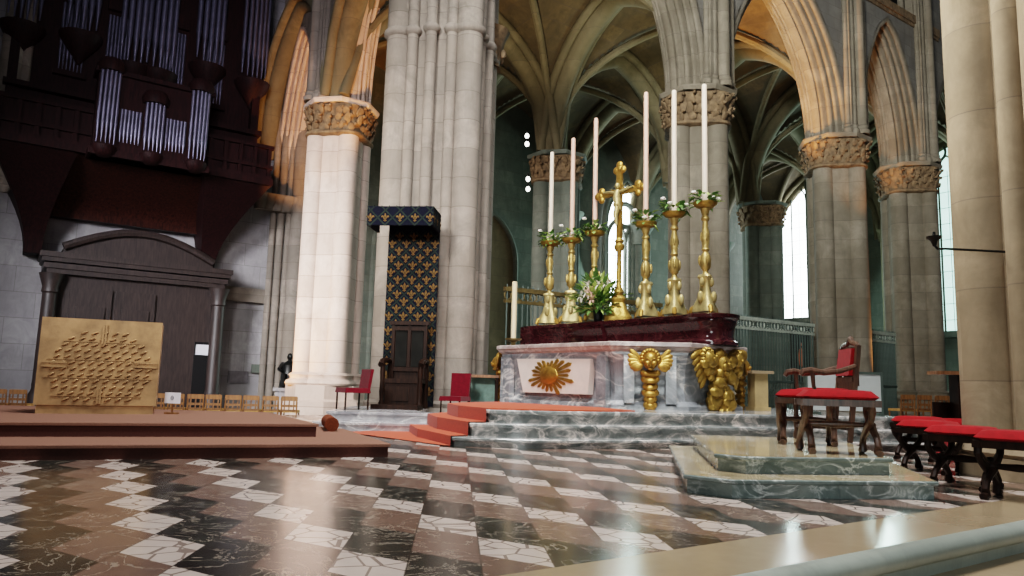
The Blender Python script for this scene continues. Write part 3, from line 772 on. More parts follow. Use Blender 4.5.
A = at(32, 413, 8.75); A.z = .27; ang = math.radians(24); wA = 1.29; hA = 1.13
Bb = A+Vector((math.cos(ang)*wA, math.sin(ang)*wA, 0))
root = thing('gilded_altar', 'square gilded relief-covered altar standing on the brown dais', 'altar', ((A+Bb)/2), ang)
b = MB(); b.box((0, .35, .1+(hA-.1)/2), (wA, .7, hA-.1)); b.build('body', M['gold_panel'], root, smooth=False)
b = MB(); b.box((0, .35, .05), (wA-.05, .66, .1)); b.build('plinth', M['gold_panel'], root, smooth=False)
for (x0, z0, x1, z1) in ((.02, hA-.06, .02, hA-.3), (.02, .12, .02, .3), (-wA/2+.04, .58, -wA/2+.3, .575), (wA/2-.28, .6, wA/2-.02, .595)):
    hor = abs(z0-z1) < .05
    cr = MB()
    cr.bar((x0, -.004, z0), (x1, -.004, z1), .02 if hor else .05, .07 if hor else .02)
    for o in ((-.025, .025) if hor else (-.015, .015)):
        cr.bar((x0+(0 if hor else o), -.016, z0+(o if hor else 0)), (x1+(0 if hor else o), -.016, z1+(o if hor else 0)), .02)
    cr.build('cross_arm', M['gold_panel'], root)
rf = MB(); rows = 12
for j in range(rows):
    zz = .17+.072*j; half = .56*math.sqrt(max(.05, 1-((j-5)/6.9)**2)); k = max(4, int(half*2/.1))
    for i in range(k):
        x = -half+2*half*(i+.5)/k+(.02 if j % 2 else 0)
        Mx = Matrix.Rotation(.95+random.uniform(-.15, .15), 3, 'Y')
        rf.ell((x, -.004, zz), (.014, .022, .04), 6, 5, Mx); rf.ell((x+.03, -.004, zz+.012), (.012, .018, .012), 6, 4)
    if j % 3 == 1: rf.bar((-half-.02, -.006, zz-.03), (half+.02, -.006, zz-.034), .012)
rf.build('relief', M['gold_panel'], root)

# small white number card on the dais and rolled runner
q = fl(172, 407, .27); q = Vector((-5.15, 10.9, .27)); q = at(172, 405, 9.5); q.z = .27
root = thing('number_card', 'small white card on a low stand right of the gilded altar', 'sign', q, -.25)
b = MB(); b.box((0, 0, .2), (.225, .012, .135)); b.build('card', M['paper'], root, smooth=False)
b = MB(); b.tube([(.02*math.cos(a*pi/5), -.008, .2+.025*math.sin(a*pi/5)) for a in range(11)], .004, 5)
b.bar((-.02, -.008, .2), (.02, -.008, .2), .006); b.build('printed_mark', M['ink'], root, smooth=False)
b = MB(); b.box((0, .0, .01), (.14, .1, .02)); b.bar((0, .01, 0), (0, .01, .15), .015); b.build('stand', M['chair_beech'], root, smooth=False)
q = fl(331, 431, .13)
rl = MB(); rl.cyl((0, -.1, .085), (0, .7, .085), .085, seg=22)
rl.tube([(.08*(i/50)*math.cos(i*.5), -.1, .085+.08*(i/50)*math.sin(i*.5)) for i in range(51)], .006, 5)
o = rl.build('rolled_carpet', M['rollcarpet']); tag(o, 'short roll of brown carpet lying on the dais corner by the throne steps', 'carpet', loc=q); o.rotation_euler = (0, 0, .3)

# ------------------------------------------------------------------ rush chairs of the transept and of the aisle
def rush_chair(label, loc, rz, group, h=.8):
    r = thing('rush_chair', label, 'chair', loc, rz, group)
    for sx in (-1, 1):
        for y, hh in ((-.18, .44), (.18, h)):
            b = MB(); b.cyl((sx*.17, y, 0), (sx*.16, y+(.05 if hh > .5 else 0), hh), .016, .018, 8); b.build('leg', M['chair_beech'], r)
    b = MB(); b.box((0, 0, .44), (.37, .4, .05), top=(.96, .96)); b.build('seat', M['rush'], r)
    b = MB()
    for zz, hh in ((h-.04, .1), (h-.2, .05), (h-.3, .04)): b.box((0, .2+(zz-.44)*.12, zz), (.32, .022, hh))
    for x in (-.1, 0, .1): b.box((x, .22, h-.17), (.025, .016, .24))
    b.build('backrest', M['chair_beech'], r, smooth=False)
    b = MB()
    for a_, b2 in (((-.19, -.18), (.19, -.18)), ((-.19, .18), (.19, .18)), ((-.19, -.18), (-.19, .18)), ((.19, -.18), (.19, .18))): b.cyl((a_[0], a_[1], .18), (b2[0], b2[1], .18), .011, seg=6)
    b.build('stretcher', M['chair_beech'], r)
    return r
proto = None
for k in range(8):
    px = 160+18*k; p = at(px, 405, 16.5); loc = Vector((p.x, 16.5+.05*k, LOW)); lab = 'rush-seated wooden chair in the row behind the dais, %s from the gilded altar' % ORD[k]
    rz = pi+.1+random.uniform(-.06, .06)
    if proto is None: proto = rush_chair(lab, loc, rz, 'rush chairs in the row behind the dais', .76)
    else: dup(proto, loc, rz, lab, 'rush chairs in the row behind the dais')
for k, px in enumerate([2, 22]):
    p = at(px, 400, 16.5); dup(proto, Vector((p.x, 16.5, LOW)), pi+.2, 'rush chair left of the gilded altar, %s' % ('at the left edge of the photo' if k == 0 else 'partly behind its left side'), 'rush chairs left of the gilded altar')
for k, px in enumerate([901, 920, 940]):
    p = at(px, 400, 16.5); dup(proto, Vector((p.x, 16.5+.1*k, 0)), pi+.15, 'rush chair behind the red stools and pale board, %s from the left' % ORD[k], 'rush chairs behind the red stools')

# statue left of the pale column
q = at(288, 388, 23.2)
root = thing('stone_pedestal', 'low pale stone pedestal carrying the dark statue by the pale column', 'pedestal', (q.x, q.y, LOW), PHI)
b = MB(); b.box((0, 0, (q.z-LOW)/2-.05), (.62, .5, q.z-LOW-.1)); b.build('block', M['white_wall'], root, smooth=False)
b = MB(); b.box((0, 0, q.z-LOW-.05), (.74, .62, .1)); b.build('top_slab', M['white_wall'], root, smooth=False)
root = thing('bronze_statue', 'dark bronze seated figure on a low pedestal left of the pale column', 'statue', (q.x, q.y, q.z), .2)
b = MB(); b.lathe([(.26, 0), (.28, .1), (.24, .3), (.22, .42), (.2, .55), (.21, .7), (.13, .8), (.06, .84), (.06, .88)], seg=14)
b.ell((0, -.02, .96), (.085, .1, .12)); b.ell((-.03, -.12, .96), (.02, .03, .02))
for sx in (-1, 1):
    b.tube([(sx*.2, 0, .74), (sx*.3, -.08, .56), (sx*.2, -.24, .5)], [.075, .06, .04]); b.tube([(sx*.1, -.1, .38), (sx*.13, -.32, .38), (sx*.13, -.32, .05)], [.1, .09, .07])
b.build('figure', M['black'], root)
b = MB(); b.box((0, .16, .4), (.5, .1, .8)); b.box((0, 0, .02), (.54, .5, .04)); b.build('seat', M['black'], root, smooth=False)
# dark plaque on the end wall
q = onN(238, 377, NW-.05)
pq = MB(); pq.box((0, 0, 0), (.7, .06, .42)); pq.box((0, -.035, 0), (.6, .03, .32)); o = pq.build('wall_plaque', plain('grey_slate', (112, 108, 112), .7), smooth=False); tag(o, 'small grey plaque low on the whitewashed wall right of the doorway', 'plaque', loc=q); o.rotation_euler = (0, 0, PHI)

# ------------------------------------------------------------------ throne platform, throne, canopy
root = thing('throne_platform', 'grey veined marble steps carrying the canopied throne', 'steps', (-2, 13, 0))
tp0 = [(-2.95, 11.35), (-1.0, 11.35), (-.95, 12.0), (-1.5, 12.7), (-1.45, 14.42), (-3.1, 14.42)]
tp1 = [(-2.85, 11.75), (-1.2, 11.75), (-1.15, 12.2), (-1.6, 12.7), (-1.55, 14.42), (-3.0, 14.42)]
tread(rel(tp0, (-2, 13)), 0, .13, [M['throne_marble']]*2, 'lower_step', root, .04); tread(rel(tp1, (-2, 13)), .13, .27, [M['throne_marble']]*2, 'upper_step', root, .04)
ty = 14.3; tl, trr = at(385, 300, ty).x, at(437, 300, ty).x; zc_top = at(411, 213, ty).z; zc_bot = .3
wT = trr-tl; cxT = (tl+trr)/2; rzT = -.1
def fleur(b, M4, s, mi):
    def put(pts): b.add([M4 @ Vector((x*s, -.004, z*s)) for x, z in pts], [tuple(range(len(pts)))], mi)
    put([(0, -.1), (.13, .15), (.1, .32), (0, .52), (-.1, .32), (-.13, .15)])
    for sx in (-1, 1):
        put([(sx*.08, -.02), (sx*.2, .2), (sx*.36, .26), (sx*.46, .12), (sx*.4, 0), (sx*.32, .08), (sx*.2, -.06)])
        put([(sx*.04, -.16), (sx*.2, -.34), (sx*.12, -.4), (0, -.22)])
    put([(-.2, -.14), (.2, -.14), (.2, -.06), (-.2, -.06)]); put([(-.06, -.1), (.06, -.1), (.05, -.46), (-.05, -.46)])
def fleur_field(b, M4, w, h, sp, s):
    """diagonal lattice of braid with a fleur-de-lis in every lozenge; origin bottom centre"""
    nx, nz = int(w/sp)+1, int(h/(sp))+1
    for j in range(nz*2):
        for i in range(-nx, nx+1):
            x = i*sp+(sp/2 if j % 2 else 0); z = sp*.5+j*sp/2
            if abs(x) < w/2-.3*s and .45*s < z < h-.5*s: fleur(b, M4 @ Matrix.Translation((x, 0, z)), s, 0)
    k = -int(w/sp)-2
    for s2 in (1, -1):
        for m in range(-nx*2-2, nz+nx*2+2):
            c0 = m*sp; pts = []
            # line z = c0 + s2*x clipped to the field
            x0, x1 = -w/2, w/2
            lo, hi = sorted([(0-c0)*s2, (h-c0)*s2]); x0, x1 = max(x0, lo), min(x1, hi)
            if x1-x0 > .02: b.add([M4 @ Vector((x, -.002, c0+s2*x+dz)) for x, dz in ((x0, -.02), (x1, -.02), (x1, .02), (x0, .02))], [(0, 1, 2, 3)], 1)
root = thing('throne_canopy', 'blue cloth canopy with gold fleurs-de-lis hanging above the throne', 'canopy', (cxT, ty, zc_bot), rzT)
hP = zc_top-zc_bot-.12
b = MB(); b.box((0, .04, hP/2), (wT, .06, hP)); bp = b.build('back_panel', M['blue_cloth'], root, smooth=False)
b = MB(); fleur_field(b, Matrix.Translation((0, .008, 0)), wT, hP-.25, .285, .19); b.build('fleur_pattern', [M['fleur'], M['lattice']], bp, smooth=False)
zf0, zf1 = at(400, 225, ty-.7).z-zc_bot, at(400, 206, ty-.7).z-zc_bot; hv = zf1-zf0
xl = at(370, 215, ty-.7).x-cxT; xr = wT/2+.02; 
b = MB(); cw = xr-xl; cm = (xl+xr)/2
b.box((cm, -.68, zf0+hv/2), (cw, .05, hv)); b.box((cm+cw/2-.025, -.33, zf0+hv/2), (.05, .68, hv)); b.box((cm-cw/2+.025, -.33, zf0+hv/2), (.05, .68, hv)); b.box((cm, -.33, zf1-.03), (cw, .68, .05))
tv = b.build('tester', M['blue_cloth'], root, smooth=False)
b = MB(); fleur_field(b, Matrix.Translation((cm, -.708, zf0)), cw, hv, .285, .17)
fleur_field(b, Matrix.Translation((cm+cw/2+.003, -.33, zf0)) @ Matrix.Rotation(pi/2, 4, 'Z'), .68, hv, .285, .17); b.build('fleur_pattern', [M['fleur'], M['lattice']], tv, smooth=False)
# throne
root = thing('throne', 'dark carved wooden throne with high paneled back under the blue canopy', 'throne', (at(404, 400, 13.8).x, 13.8, .27), rzT)
b = MB(); hB = at(404, 323, 14.0).z-.27
b.box((0, .27, hB/2), (.66, .07, hB)); b.box((0, .24, hB), (.76, .14, .07)); b.box((0, .22, 1.17), (.06, .05, .86))
for x in (-.31, .31): b.box((x, .22, hB/2), (.06, .06, hB))
for z in (.72, hB-.1): b.box((0, .22, z), (.62, .05, .08))
bk = b.build('backrest', M['darkwood'], root, smooth=False)
for x in (-.155, .155):
    b = MB(); b.box((x, .225, 1.17), (.22, .02, .8)); b.build('back_inset', M['crimson_dark'], bk, smooth=False)
b = MB(); b.box((0, -.02, .5), (.7, .52, .08)); b.box((0, -.02, .26), (.62, .46, .44)); b.box((0, -.26, .27), (.3, .02, .26)); b.build('seat', M['darkwood'], root, smooth=False)
for sx in (-1, 1):
    b = MB(); b.tube([(sx*.35, .25, .86), (sx*.36, 0, .88), (sx*.37, -.25, .85), (sx*.37, -.34, .78)], [.045, .05, .055, .06]); b.build('armrest', M['darkwood'], root)
    for y in (-.28, .22):
        b = MB(); b.lathe([(.05, 0), (.055, .1), (.035, .15), (.05, .3), (.04, .5), (.05, .65), (.035, .86)], (sx*.35, y, 0), 10); b.build('leg', M['darkwood'], root)
b = MB(); b.box((0, -.5, .04), (.85, .4, .08)); b.build('footboard', M['darkwood'], root, smooth=False)

def red_chair(label, loc, rz, h=.68, seat=.28):
    r = thing('velvet_chair', label, 'chair', loc, rz)
    for sx in (-1, 1):
        for y in (-.2, .2):
            b = MB(); b.cyl((sx*.18, y, 0), (sx*.18, y, seat), .016, seg=8); b.build('leg', M['darkwood'], r)
    b = MB(); b.box((0, 0, seat+.04), (.43, .46, .08), top=(.94, .94)); b.build('seat', M['crimson'], r)
    b = MB(); lo = [(-.18, .18, seat+.04), (.18, .18, seat+.04), (.18, .23, seat+.04), (-.18, .23, seat+.04)]; z1 = h
    b.loft([[Vector(p) for p in lo], [Vector((p[0]*1.05, p[1]+.05, z1)) for p in lo]]); b.build('backrest', M['crimson'], r)
    return r
p = at(352, 408, 12.6); red_chair('crimson upholstered chair on the marble steps left of the throne', (p.x, 12.6, .27), -.95)
p = at(455, 400, 13.5); red_chair('crimson upholstered chair half hidden by the carpeted steps beside the side table', (p.x, 13.5, .0), -.35, .94, .44)

# ------------------------------------------------------------------ altar steps
Z_1, Z_2, Z_3 = .11, .27, .43
s0 = [(-.67, 9.09), (-.3, 8.98), (.15, 8.95), (.65, 9.05), (1.2, 9.22), (2.0, 9.5), (3.0, 9.8), (4.2, 10.05), (5.5, 10.15), (6.2, 10.5), (6.5, 11.3), (6.4, 13.0), (6.0, 15.0), (5.2, 16.2), (3.0, 16.9), (.6, 16.8), (-.2, 16.2), (-.42, 14.6), (-.6, 13.3), (-1.15, 12.5), (-1.5, 11.5), (-1.22, 10.3)]
dv1 = [.27]*len(s0); dv2 = [.56]*len(s0)
for k_, (x1, x2) in {16: (.05, .1), 17: (.06, .12), 18: (.1, .2), 19: (.22, .42)}.items(): dv1[k_] = x1; dv2[k_] = x2
def offv(poly, dl):
    return [offs(poly, d)[i] for i, d in enumerate(dl)]
s1 = offv(s0, dv1); s2 = offv(s0, dv2)
AX = (2, 12)
root = thing('altar_steps', 'three curved veined marble steps carrying the high altar', 'steps', (AX[0], AX[1], 0))
for nm, pl, z0, z1 in (('bottom_step', s0, 0, Z_1), ('middle_step', s1, Z_1, Z_2), ('top_step', s2, Z_2, Z_3)):
    b = MB(); pr = rel(pl, AX)
    b.prism(offs(pr, .035), z0, z1-.05); b.prism(offs(pr, .01), z1-.05, z1-.035, inset=-.01); b.prism(pr, z1-.035, z1-.012); b.prism(pr, z1-.012, z1, inset=.012)
    b.build(nm, M['step_marble'], root, ang=20)
# orange carpet: runs over the west side of the steps and across the foot of the altar
ct = MB()
def west(poly, k0): return [Vector((p[0], p[1], 0)) for p in poly]
idx = [0, 21, 20, 19]
def strip(poly, za, zb):        # carpet tread edge on one step: riser wrap
    for a_, b2 in zip(idx[:-1], idx[1:]):
        p, q = Vector(poly[a_]), Vector(poly[b2]); 
        o = .02
        ct.add([(p[0]-o, p[1]-.01, za), (q[0]-o, q[1], za), (q[0]-o, q[1], zb+.012), (p[0]-o, p[1]-.01, zb+.012)], [(0, 1, 2, 3)])
def tread_(po, pi_, z):
    for a_, b2 in zip(idx[:-1], idx[1:]):
        ct.add([(po[a_][0]-.02, po[a_][1]-.01, z+.012), (po[b2][0]-.02, po[b2][1], z+.012), (pi_[b2][0]-.02, pi_[b2][1], z+.012), (pi_[a_][0]-.02, pi_[a_][1]-.01, z+.012)], [(0, 1, 2, 3)])
strip(s0, 0, Z_1); tread_(s0, s1, Z_1); strip(s1, Z_1, Z_2); tread_(s1, s2, Z_2); strip(s2, Z_2, Z_3)
fcx = [fl(366, 433), fl(452, 446)]
ct.add([(-2.35, 10.9, .012), (-.76, 9.04, .012), (-.66, 9.1, .012), (-1.22, 10.3, .012), (-1.5, 11.5, .012), (-2.1, 11.3, .012)], [(0, 1, 2, 3, 4, 5)])
top_c = [(s2[0][0]+.02, s2[0][1]+.02), (.62, 9.72), (1.22, 9.9), (1.75, 10.4), (1.4, 11.6), (-.2, 13.6), (s2[19][0]-.02, s2[19][1]), (s2[20][0]-.02, s2[20][1]), (s2[21][0]-.02, s2[21][1])]
ct.prism(top_c, Z_3, Z_3+.014)
o = ct.build('orange_carpet', M['orange_carpet'], smooth=False); tag(o, 'orange-red carpet running up the left side of the altar steps', 'carpet')

# ------------------------------------------------------------------ high altar
AO = Vector((-.12, 13.8, Z_3)); ua = Vector((.62, -.784, 0)).normalized(); wa = Vector((-ua.y, ua.x, 0)); angA = math.atan2(ua.y, ua.x)
CT = 1.39                                       # centre of the front, along u
def AW(t, d, z): return AO+ua*t+wa*d+Vector((0, 0, z))
root = thing('high_altar', 'large blue-grey veined marble high altar with gilded cherubs', 'altar', AO+ua*CT, angA)
# local coordinates: x = t-CT, y = d
ch, DP = .8, 2.95
def plan(g=0):
    a = 1.39+g; k = .414*g
    return [(-1.39-k, -g), (1.39+k, -g), (1.39+ch+g, ch-k), (1.39+ch+g, DP-ch+k), (1.39+k, DP+g), (-1.39-k, DP+g), (-1.39-ch-g, DP-ch+k), (-1.39-ch-g, ch-k)]
b = MB()
lev = [(0, .05), (.06, .05), (.09, 0), (.13, -.06), (.3, -.09), (.6, -.05), (.78, 0), (.84, .03), (.88, .03)]
b.loft([[Vector((p[0], p[1], z)) for p in plan(g)] for z, g in lev])
for x in (-1.2, 1.2):                       # pilaster strips on the front
    b.box((x, -.02, .46), (.2, .1, .72)); b.box((x, -.03, .06), (.26, .14, .12))
for sx in (-1, 1):
    m = Vector((sx*(1.39+ch/2), ch/2, 0)); Rz = sx*pi/4
    for o in (-.32, .32): b.box(m+Vector((math.cos(Rz)*o, math.sin(Rz)*o, .46)), (.16, .14, .74), Rz)
b.build('body', M['blue_marble'], root, ang=25)
b = MB(); b.loft([[Vector((p[0], p[1], z)) for p in plan(g)] for z, g in ((.88, .03), (.91, .08), (.95, .1), (.97, .13), (1.02, .13), (1.035, .11))]); b.build('mensa', M['mensa'], root, ang=25)
b = MB(); pts = [(-.93, .79), (.95, .77), (.9, .2), (-.72, .2)]
b.loft([[Vector((x, -.06 + (z-.5)*.02, z)) for x, z in pts][::-1], [Vector((x, .06, z)) for x, z in pts][::-1]])
pn = b.build('front_panel', M['white_panel'], root, smooth=False)
sb = MB(); k = 22; ctr = (-.02, .5)
vs = [Vector((ctr[0], -.1, ctr[1]))]
for i in range(k):
    a = 2*pi*i/k; r1 = (.33+.06*abs(math.cos(a)))*random.uniform(.8, 1.25); r0 = .2
    p0, p1, pm = a-pi/k*.8, a+pi/k*.8, a
    q = [(ctr[0]+r*math.cos(x)*1.35, y, ctr[1]+r*math.sin(x)*.82) for r, x, y in ((.12, p0, -.1), (r1*.92, p0+.02, -.07), (r1, pm, -.085), (r1*.92, p1-.02, -.07), (.12, p1, -.1))]
    sb.add(q+[(x, -.055, z) for x, _, z in q], [(0, 1, 2, 3, 4), (0, 5, 6, 1), (1, 6, 7, 2), (2, 7, 8, 3), (3, 8, 9, 4)])
sb.ell((ctr[0], -.085, ctr[1]), (.24, .05, .15), 16, 8)
sb.build('sunburst', M['gold'], pn, ang=20)
def cherub(b, c, f, sc, big=False):
    """winged child's head with a tapering drop of scrolls; f = outward direction"""
    f = Vector(f).normalized(); s = Vector((-f.y, f.x, 0)); c = Vector(c)
    R = Matrix((s, f, Vector((0, 0, 1)))).transposed()
    P = lambda x, y, z: c+s*(x*sc)+f*(y*sc)+Vector((0, 0, z*sc))
    b.ell(P(0, .1, 0), (.115*sc, .12*sc, .135*sc), 14, 10, R)
    b.ell(P(0, .225, -.015), (.022*sc, .025*sc, .03*sc), 8, 6, R)          # nose
    for x in (-.05, .05): b.ell(P(x, .2, -.04), (.042*sc, .03*sc, .04*sc), 8, 6, R); b.ell(P(x, .205, .03), (.022*sc, .014*sc, .012*sc), 8, 5, R)
    b.ell(P(0, .21, -.075), (.03*sc, .014*sc, .012*sc), 8, 5, R); b.ell(P(0, .16, -.12), (.05*sc, .05*sc, .03*sc), 8, 6, R)
    for i in range(11):                                                        # curls
        a = pi*(-.08+1.16*i/10); b.ell(P(.125*math.cos(a), .08, .03+.125*math.sin(a)), (.045*sc, .06*sc, .045*sc), 8, 6, R)
    for x in (-1, 1):                                                          # wings: layered feathers
        for i in range(6):
            a = .85-.27*i; L = .3-.025*i
            d_ = Vector((x*math.cos(a), 0, math.sin(a))); m = d_*(L*.55)+Vector((x*.1, 0, -.06))
            b.ell(P(m.x, .05+.012*i, m.z), (L*.5*sc, .022*sc, .052*sc), 8, 6, R @ Matrix.Rotation(-x*a if x > 0 else a, 3, 'Y'))
    for i, (w, z, dep) in enumerate([(.15, -.2, .1), (.13, -.3, .12), (.1, -.41, .1), (.12, -.5, .09), (.08, -.6, .08), (.085, -.69, .08), (.05, -.77, .06)]):
        b.ell(P(0, .05, z), (w*sc, dep*sc, .065*sc), 10, 6, R)
        for x in (-1, 1): b.ell(P(x*w*.75, .06, z+.02), (.045*sc, .06*sc, .05*sc), 8, 6, R)
    if big:
        rn = random.Random(5)
        for x in (-1, 1):                                                       # a smaller head and a folded wing on either side
            b.ell(P(x*.33, .12, .06), (.1*sc, .1*sc, .115*sc), 12, 8, R); b.ell(P(x*.33, .22, .05), (.02*sc, .02*sc, .025*sc), 8, 6, R)
            for i in range(8):
                a = pi*(-.1+1.2*i/7); b.ell(P(x*.33+.11*math.cos(a), .1, .08+.11*math.sin(a)), (.04*sc, .05*sc, .04*sc), 8, 5, R)
            for i in range(6): b.ell(P(x*(.5-.03*i), .05, .12-.07*i), (.15*sc, .04*sc, .05*sc), 8, 6, R @ Matrix.Rotation(x*(.5+.12*i), 3, 'Y'))
        for i in range(60):                                                     # leaf and scroll mass narrowing downward
            z = rn.uniform(-.78, .16); wz = .5*(1-((.16-z)/.94)**.8)+.09
            x = rn.uniform(-wz, wz); r_ = rn.uniform(.06, .105)
            b.ell(P(x, .04+.08*rn.random(), z), (r_*sc*rn.uniform(.8, 1.5), r_*sc, r_*sc), 8, 6, R @ Matrix.Rotation(rn.uniform(-1, 1), 3, 'Y'))
        for x in (-1, 1): b.tube([P(x*(.12+.1*t_/10+.06*math.cos(t_*.9)), .1, -.5-.0*t_+.07*math.sin(t_*.9)) for t_ in range(9)], .03*sc, 8)
for i, (sx, sy) in enumerate(((1, 0), (-1, 0), (1, 1))):
    b = MB(); m = Vector((sx*(1.39+ch/2), ch/2 if sy == 0 else DP-ch/2, .74)); f = Vector((sx, -1 if sy == 0 else 1, 0)).normalized()
    cherub(b, m+f*.07, f, 1.0); b.build('cherub', M['gold'], root)
b = MB(); cherub(b, (1.39+ch+.04, DP/2, .74), (1, 0, 0), 1.12, True); b.build('cherub_cartouche', M['gold_old'], root)

# dark red marble altar shelf
gz = 1.47-.005; ZT = 1.96
root = thing('altar_shelf', 'long dark red polished marble shelf on the back of the high altar', 'shelf', AW(CT, 1.55, gz-Z_3), angA)
hg = ZT-gz; g0, g1 = -2.3, 2.25
def shelf_plan(g): 
    pts = [(g0, -.26-g), (-.12, -.26-g), (-.1, -.2-g), (.1, -.2-g), (.12, -.26-g), (1.72, -.26-g)]
    pts += [(2.06+(.4+g)*math.cos(a), (.4+g)*math.sin(a)) for a in [-pi/2+pi*i/10 for i in range(11)]]
    pts += [(1.72, .26+g), (g0, .26+g)]
    return pts
b = MB(); b.loft([[Vector((x, y, z)) for x, y in shelf_plan(g)] for z, g in ((0, .05), (.05, .05), (.08, .0), (.14, -.02), (.3, .0), (.36, .03), (.4, .03), (.43, .07), (hg-.01, .08), (hg, .06))]); b.build('body', M['red_marble'], root, ang=30)
b = MB(); b.box((g0+.1, -.05, hg/2), (.34, .64, hg-.04)); b.build('end_block', M['red_marble'], root, smooth=False)

# ------------------------------------------------------------------ tall candlesticks
def candlestick(label, loc, rz, h):
    r = thing('candlestick', label, 'candlestick', loc, rz, 'tall gilt candlesticks on the altar')
    b = MB(); R3 = .19
    loops = []
    for z, rr in ((.06, R3), (.14, R3*.95), (.3, R3*.6), (.46, R3*.42), (.6, R3*.46), (.64, R3*.6), (.68, R3*.5)):
        loops.append([Vector((rr*(1+.22*math.cos(3*a))*math.cos(a), rr*(1+.22*math.cos(3*a))*math.sin(a), z)) for a in [2*pi*i/24 for i in range(24)]])
    b.loft(loops)
    for k in range(3):
        a = 2*pi*k/3+pi/3
        b.ell((.13*math.cos(a), .13*math.sin(a), .3), (.05, .05, .1), 8, 6); b.ell((.09*math.cos(a), .09*math.sin(a), .55), (.045, .045, .08), 8, 6)
    bb = b.build('base', M['gilt_pale'], r)
    for k in range(3):
        a = 2*pi*k/3; f = MB(); f.tube([(R3*.8*math.cos(a), R3*.8*math.sin(a), .16), (R3*1.2*math.cos(a), R3*1.2*math.sin(a), .12), (R3*1.32*math.cos(a), R3*1.32*math.sin(a), .05), (R3*1.15*math.cos(a), R3*1.15*math.sin(a), .025)], [.035, .04, .04, .02], 8)
        f.build('foot', M['gold'], bb)
    s = MB(); top = h-.1
    s.lathe([(r__*.84, z__) for r__, z__ in [(.1, .66), (.06, .7), (.05, .74), (.1, .8), (.105, .9), (.09, 1.0), (.05, 1.06), (.08, 1.1), (.06, 1.14), (.075, 1.2), (.085, 1.35), (.06, 1.45), (.05, 1.5), (.06, top-.3), (.05, top-.22), (.09, top-.18), (.055, top-.12), (.08, top-.06), (.1, top)]], seg=14)
    for k in range(3):
        a = 2*pi*k/3; s.ell((.095*math.cos(a), .095*math.sin(a), .92), (.03, .03, .09), 8, 6); s.ell((.065*math.cos(a), .065*math.sin(a), 1.32), (.022, .022, .08), 8, 6)
    s.build('stem', M['brass'], r)
    d = MB(); d.lathe([(.06, top), (.16, top+.03), (.2, top+.07), (.205, top+.1), (.18, top+.09), (.06, top+.08)], seg=18); d.build('drip_pan', M['gold_old'], r)
    return r
def garland(label, loc, seed):
    rnd = random.Random(seed); b = MB(); fl_ = []
    for i in range(85):
        a = rnd.uniform(0, 2*pi); rr = rnd.uniform(.06, .17); z = rnd.uniform(-.04, .17)
        d = Vector((math.cos(a), math.sin(a), rnd.uniform(-.4, .9)))
        b.leaf((rr*math.cos(a), rr*math.sin(a), z), d, rnd.uniform(.1, .18), rnd.uniform(.05, .09), rnd.choice((0, 0, 1)), curl=rnd.uniform(0, .5))
    for i in range(5):
        a = rnd.uniform(0, 2*pi) if i else pi+.6; rr = .27 if not i else rnd.uniform(.14, .22)
        c = Vector((rr*math.cos(a), rr*math.sin(a), rnd.uniform(.06, .16)+(.08 if not i else 0)))
        f1 = MB()
        for k in range(6): f1.ell(c+Vector((.02*math.cos(k), .02*math.sin(k), .01*(k % 2))), (.028, .028, .022), 6, 4)
        fl_.append(f1)
    r = thing('garland', label, 'garland', loc, 0, 'flower wreaths on the candlesticks')
    b.build('leaves', [M['leaf'], M['leaf_light']], r, smooth=False)
    for f1 in fl_: f1.build('flower_bud', M['flower'], r)
cand = [(-.52, 551, 243, 150, 0), (.13, 574, 240, 136, 1), (.78, 596, 233, 116, 1), (2.08, 645, 224, 90, 1), (2.73, 673, 214, 88, 0), (3.38, 703, 204, 82, 0)]
for k, (t_, px, yp, yt, mt) in enumerate(cand):
    p = AW(t_, 1.55, 0); Yd = p.y; zp = at(px, yp, Yd).z; zt = at(px, yt, Yd).z
    side = 'left' if k < 3 else 'right'; ordn = ORD[k if k < 3 else k-3]
    where = ('%s of the three gilt candlesticks left of the cross' if k < 3 else '%s of the three gilt candlesticks right of the cross') % ('leftmost' if k % 3 == 0 else 'middle one' if k % 3 == 1 else 'rightmost')
    candlestick(where+', on the altar shelf', Vector((p.x, p.y, ZT)), angA+.3*k, zp-ZT+.02)
    c = MB(); c.lathe([(.048, 0), (.048, .02), (.044, zt-zp-.12), (.04, zt-zp-.06), (.03, zt-zp-.045)], seg=12)
    cr_ = thing('tall_candle', '%s of the three very tall candles %s of the altar cross' % ('leftmost' if k % 3 == 0 else 'middle one' if k % 3 == 1 else 'rightmost', side), 'candle', (p.x, p.y, zp-.0), 0, 'very tall altar candles')
    c.build('wax', M['waxpink'] if mt else M['wax'], cr_)
    wk = MB(); wk.cyl((0, 0, zt-zp-.05), (0, 0, zt-zp), .006, seg=6); wk.build('wick', M['black'], cr_)
    garland('green leaf wreath with white buds round the %s candlestick %s of the cross' % ('leftmost' if k % 3 == 0 else 'middle' if k % 3 == 1 else 'rightmost', side), (p.x, p.y, zp+.01), 11+k)

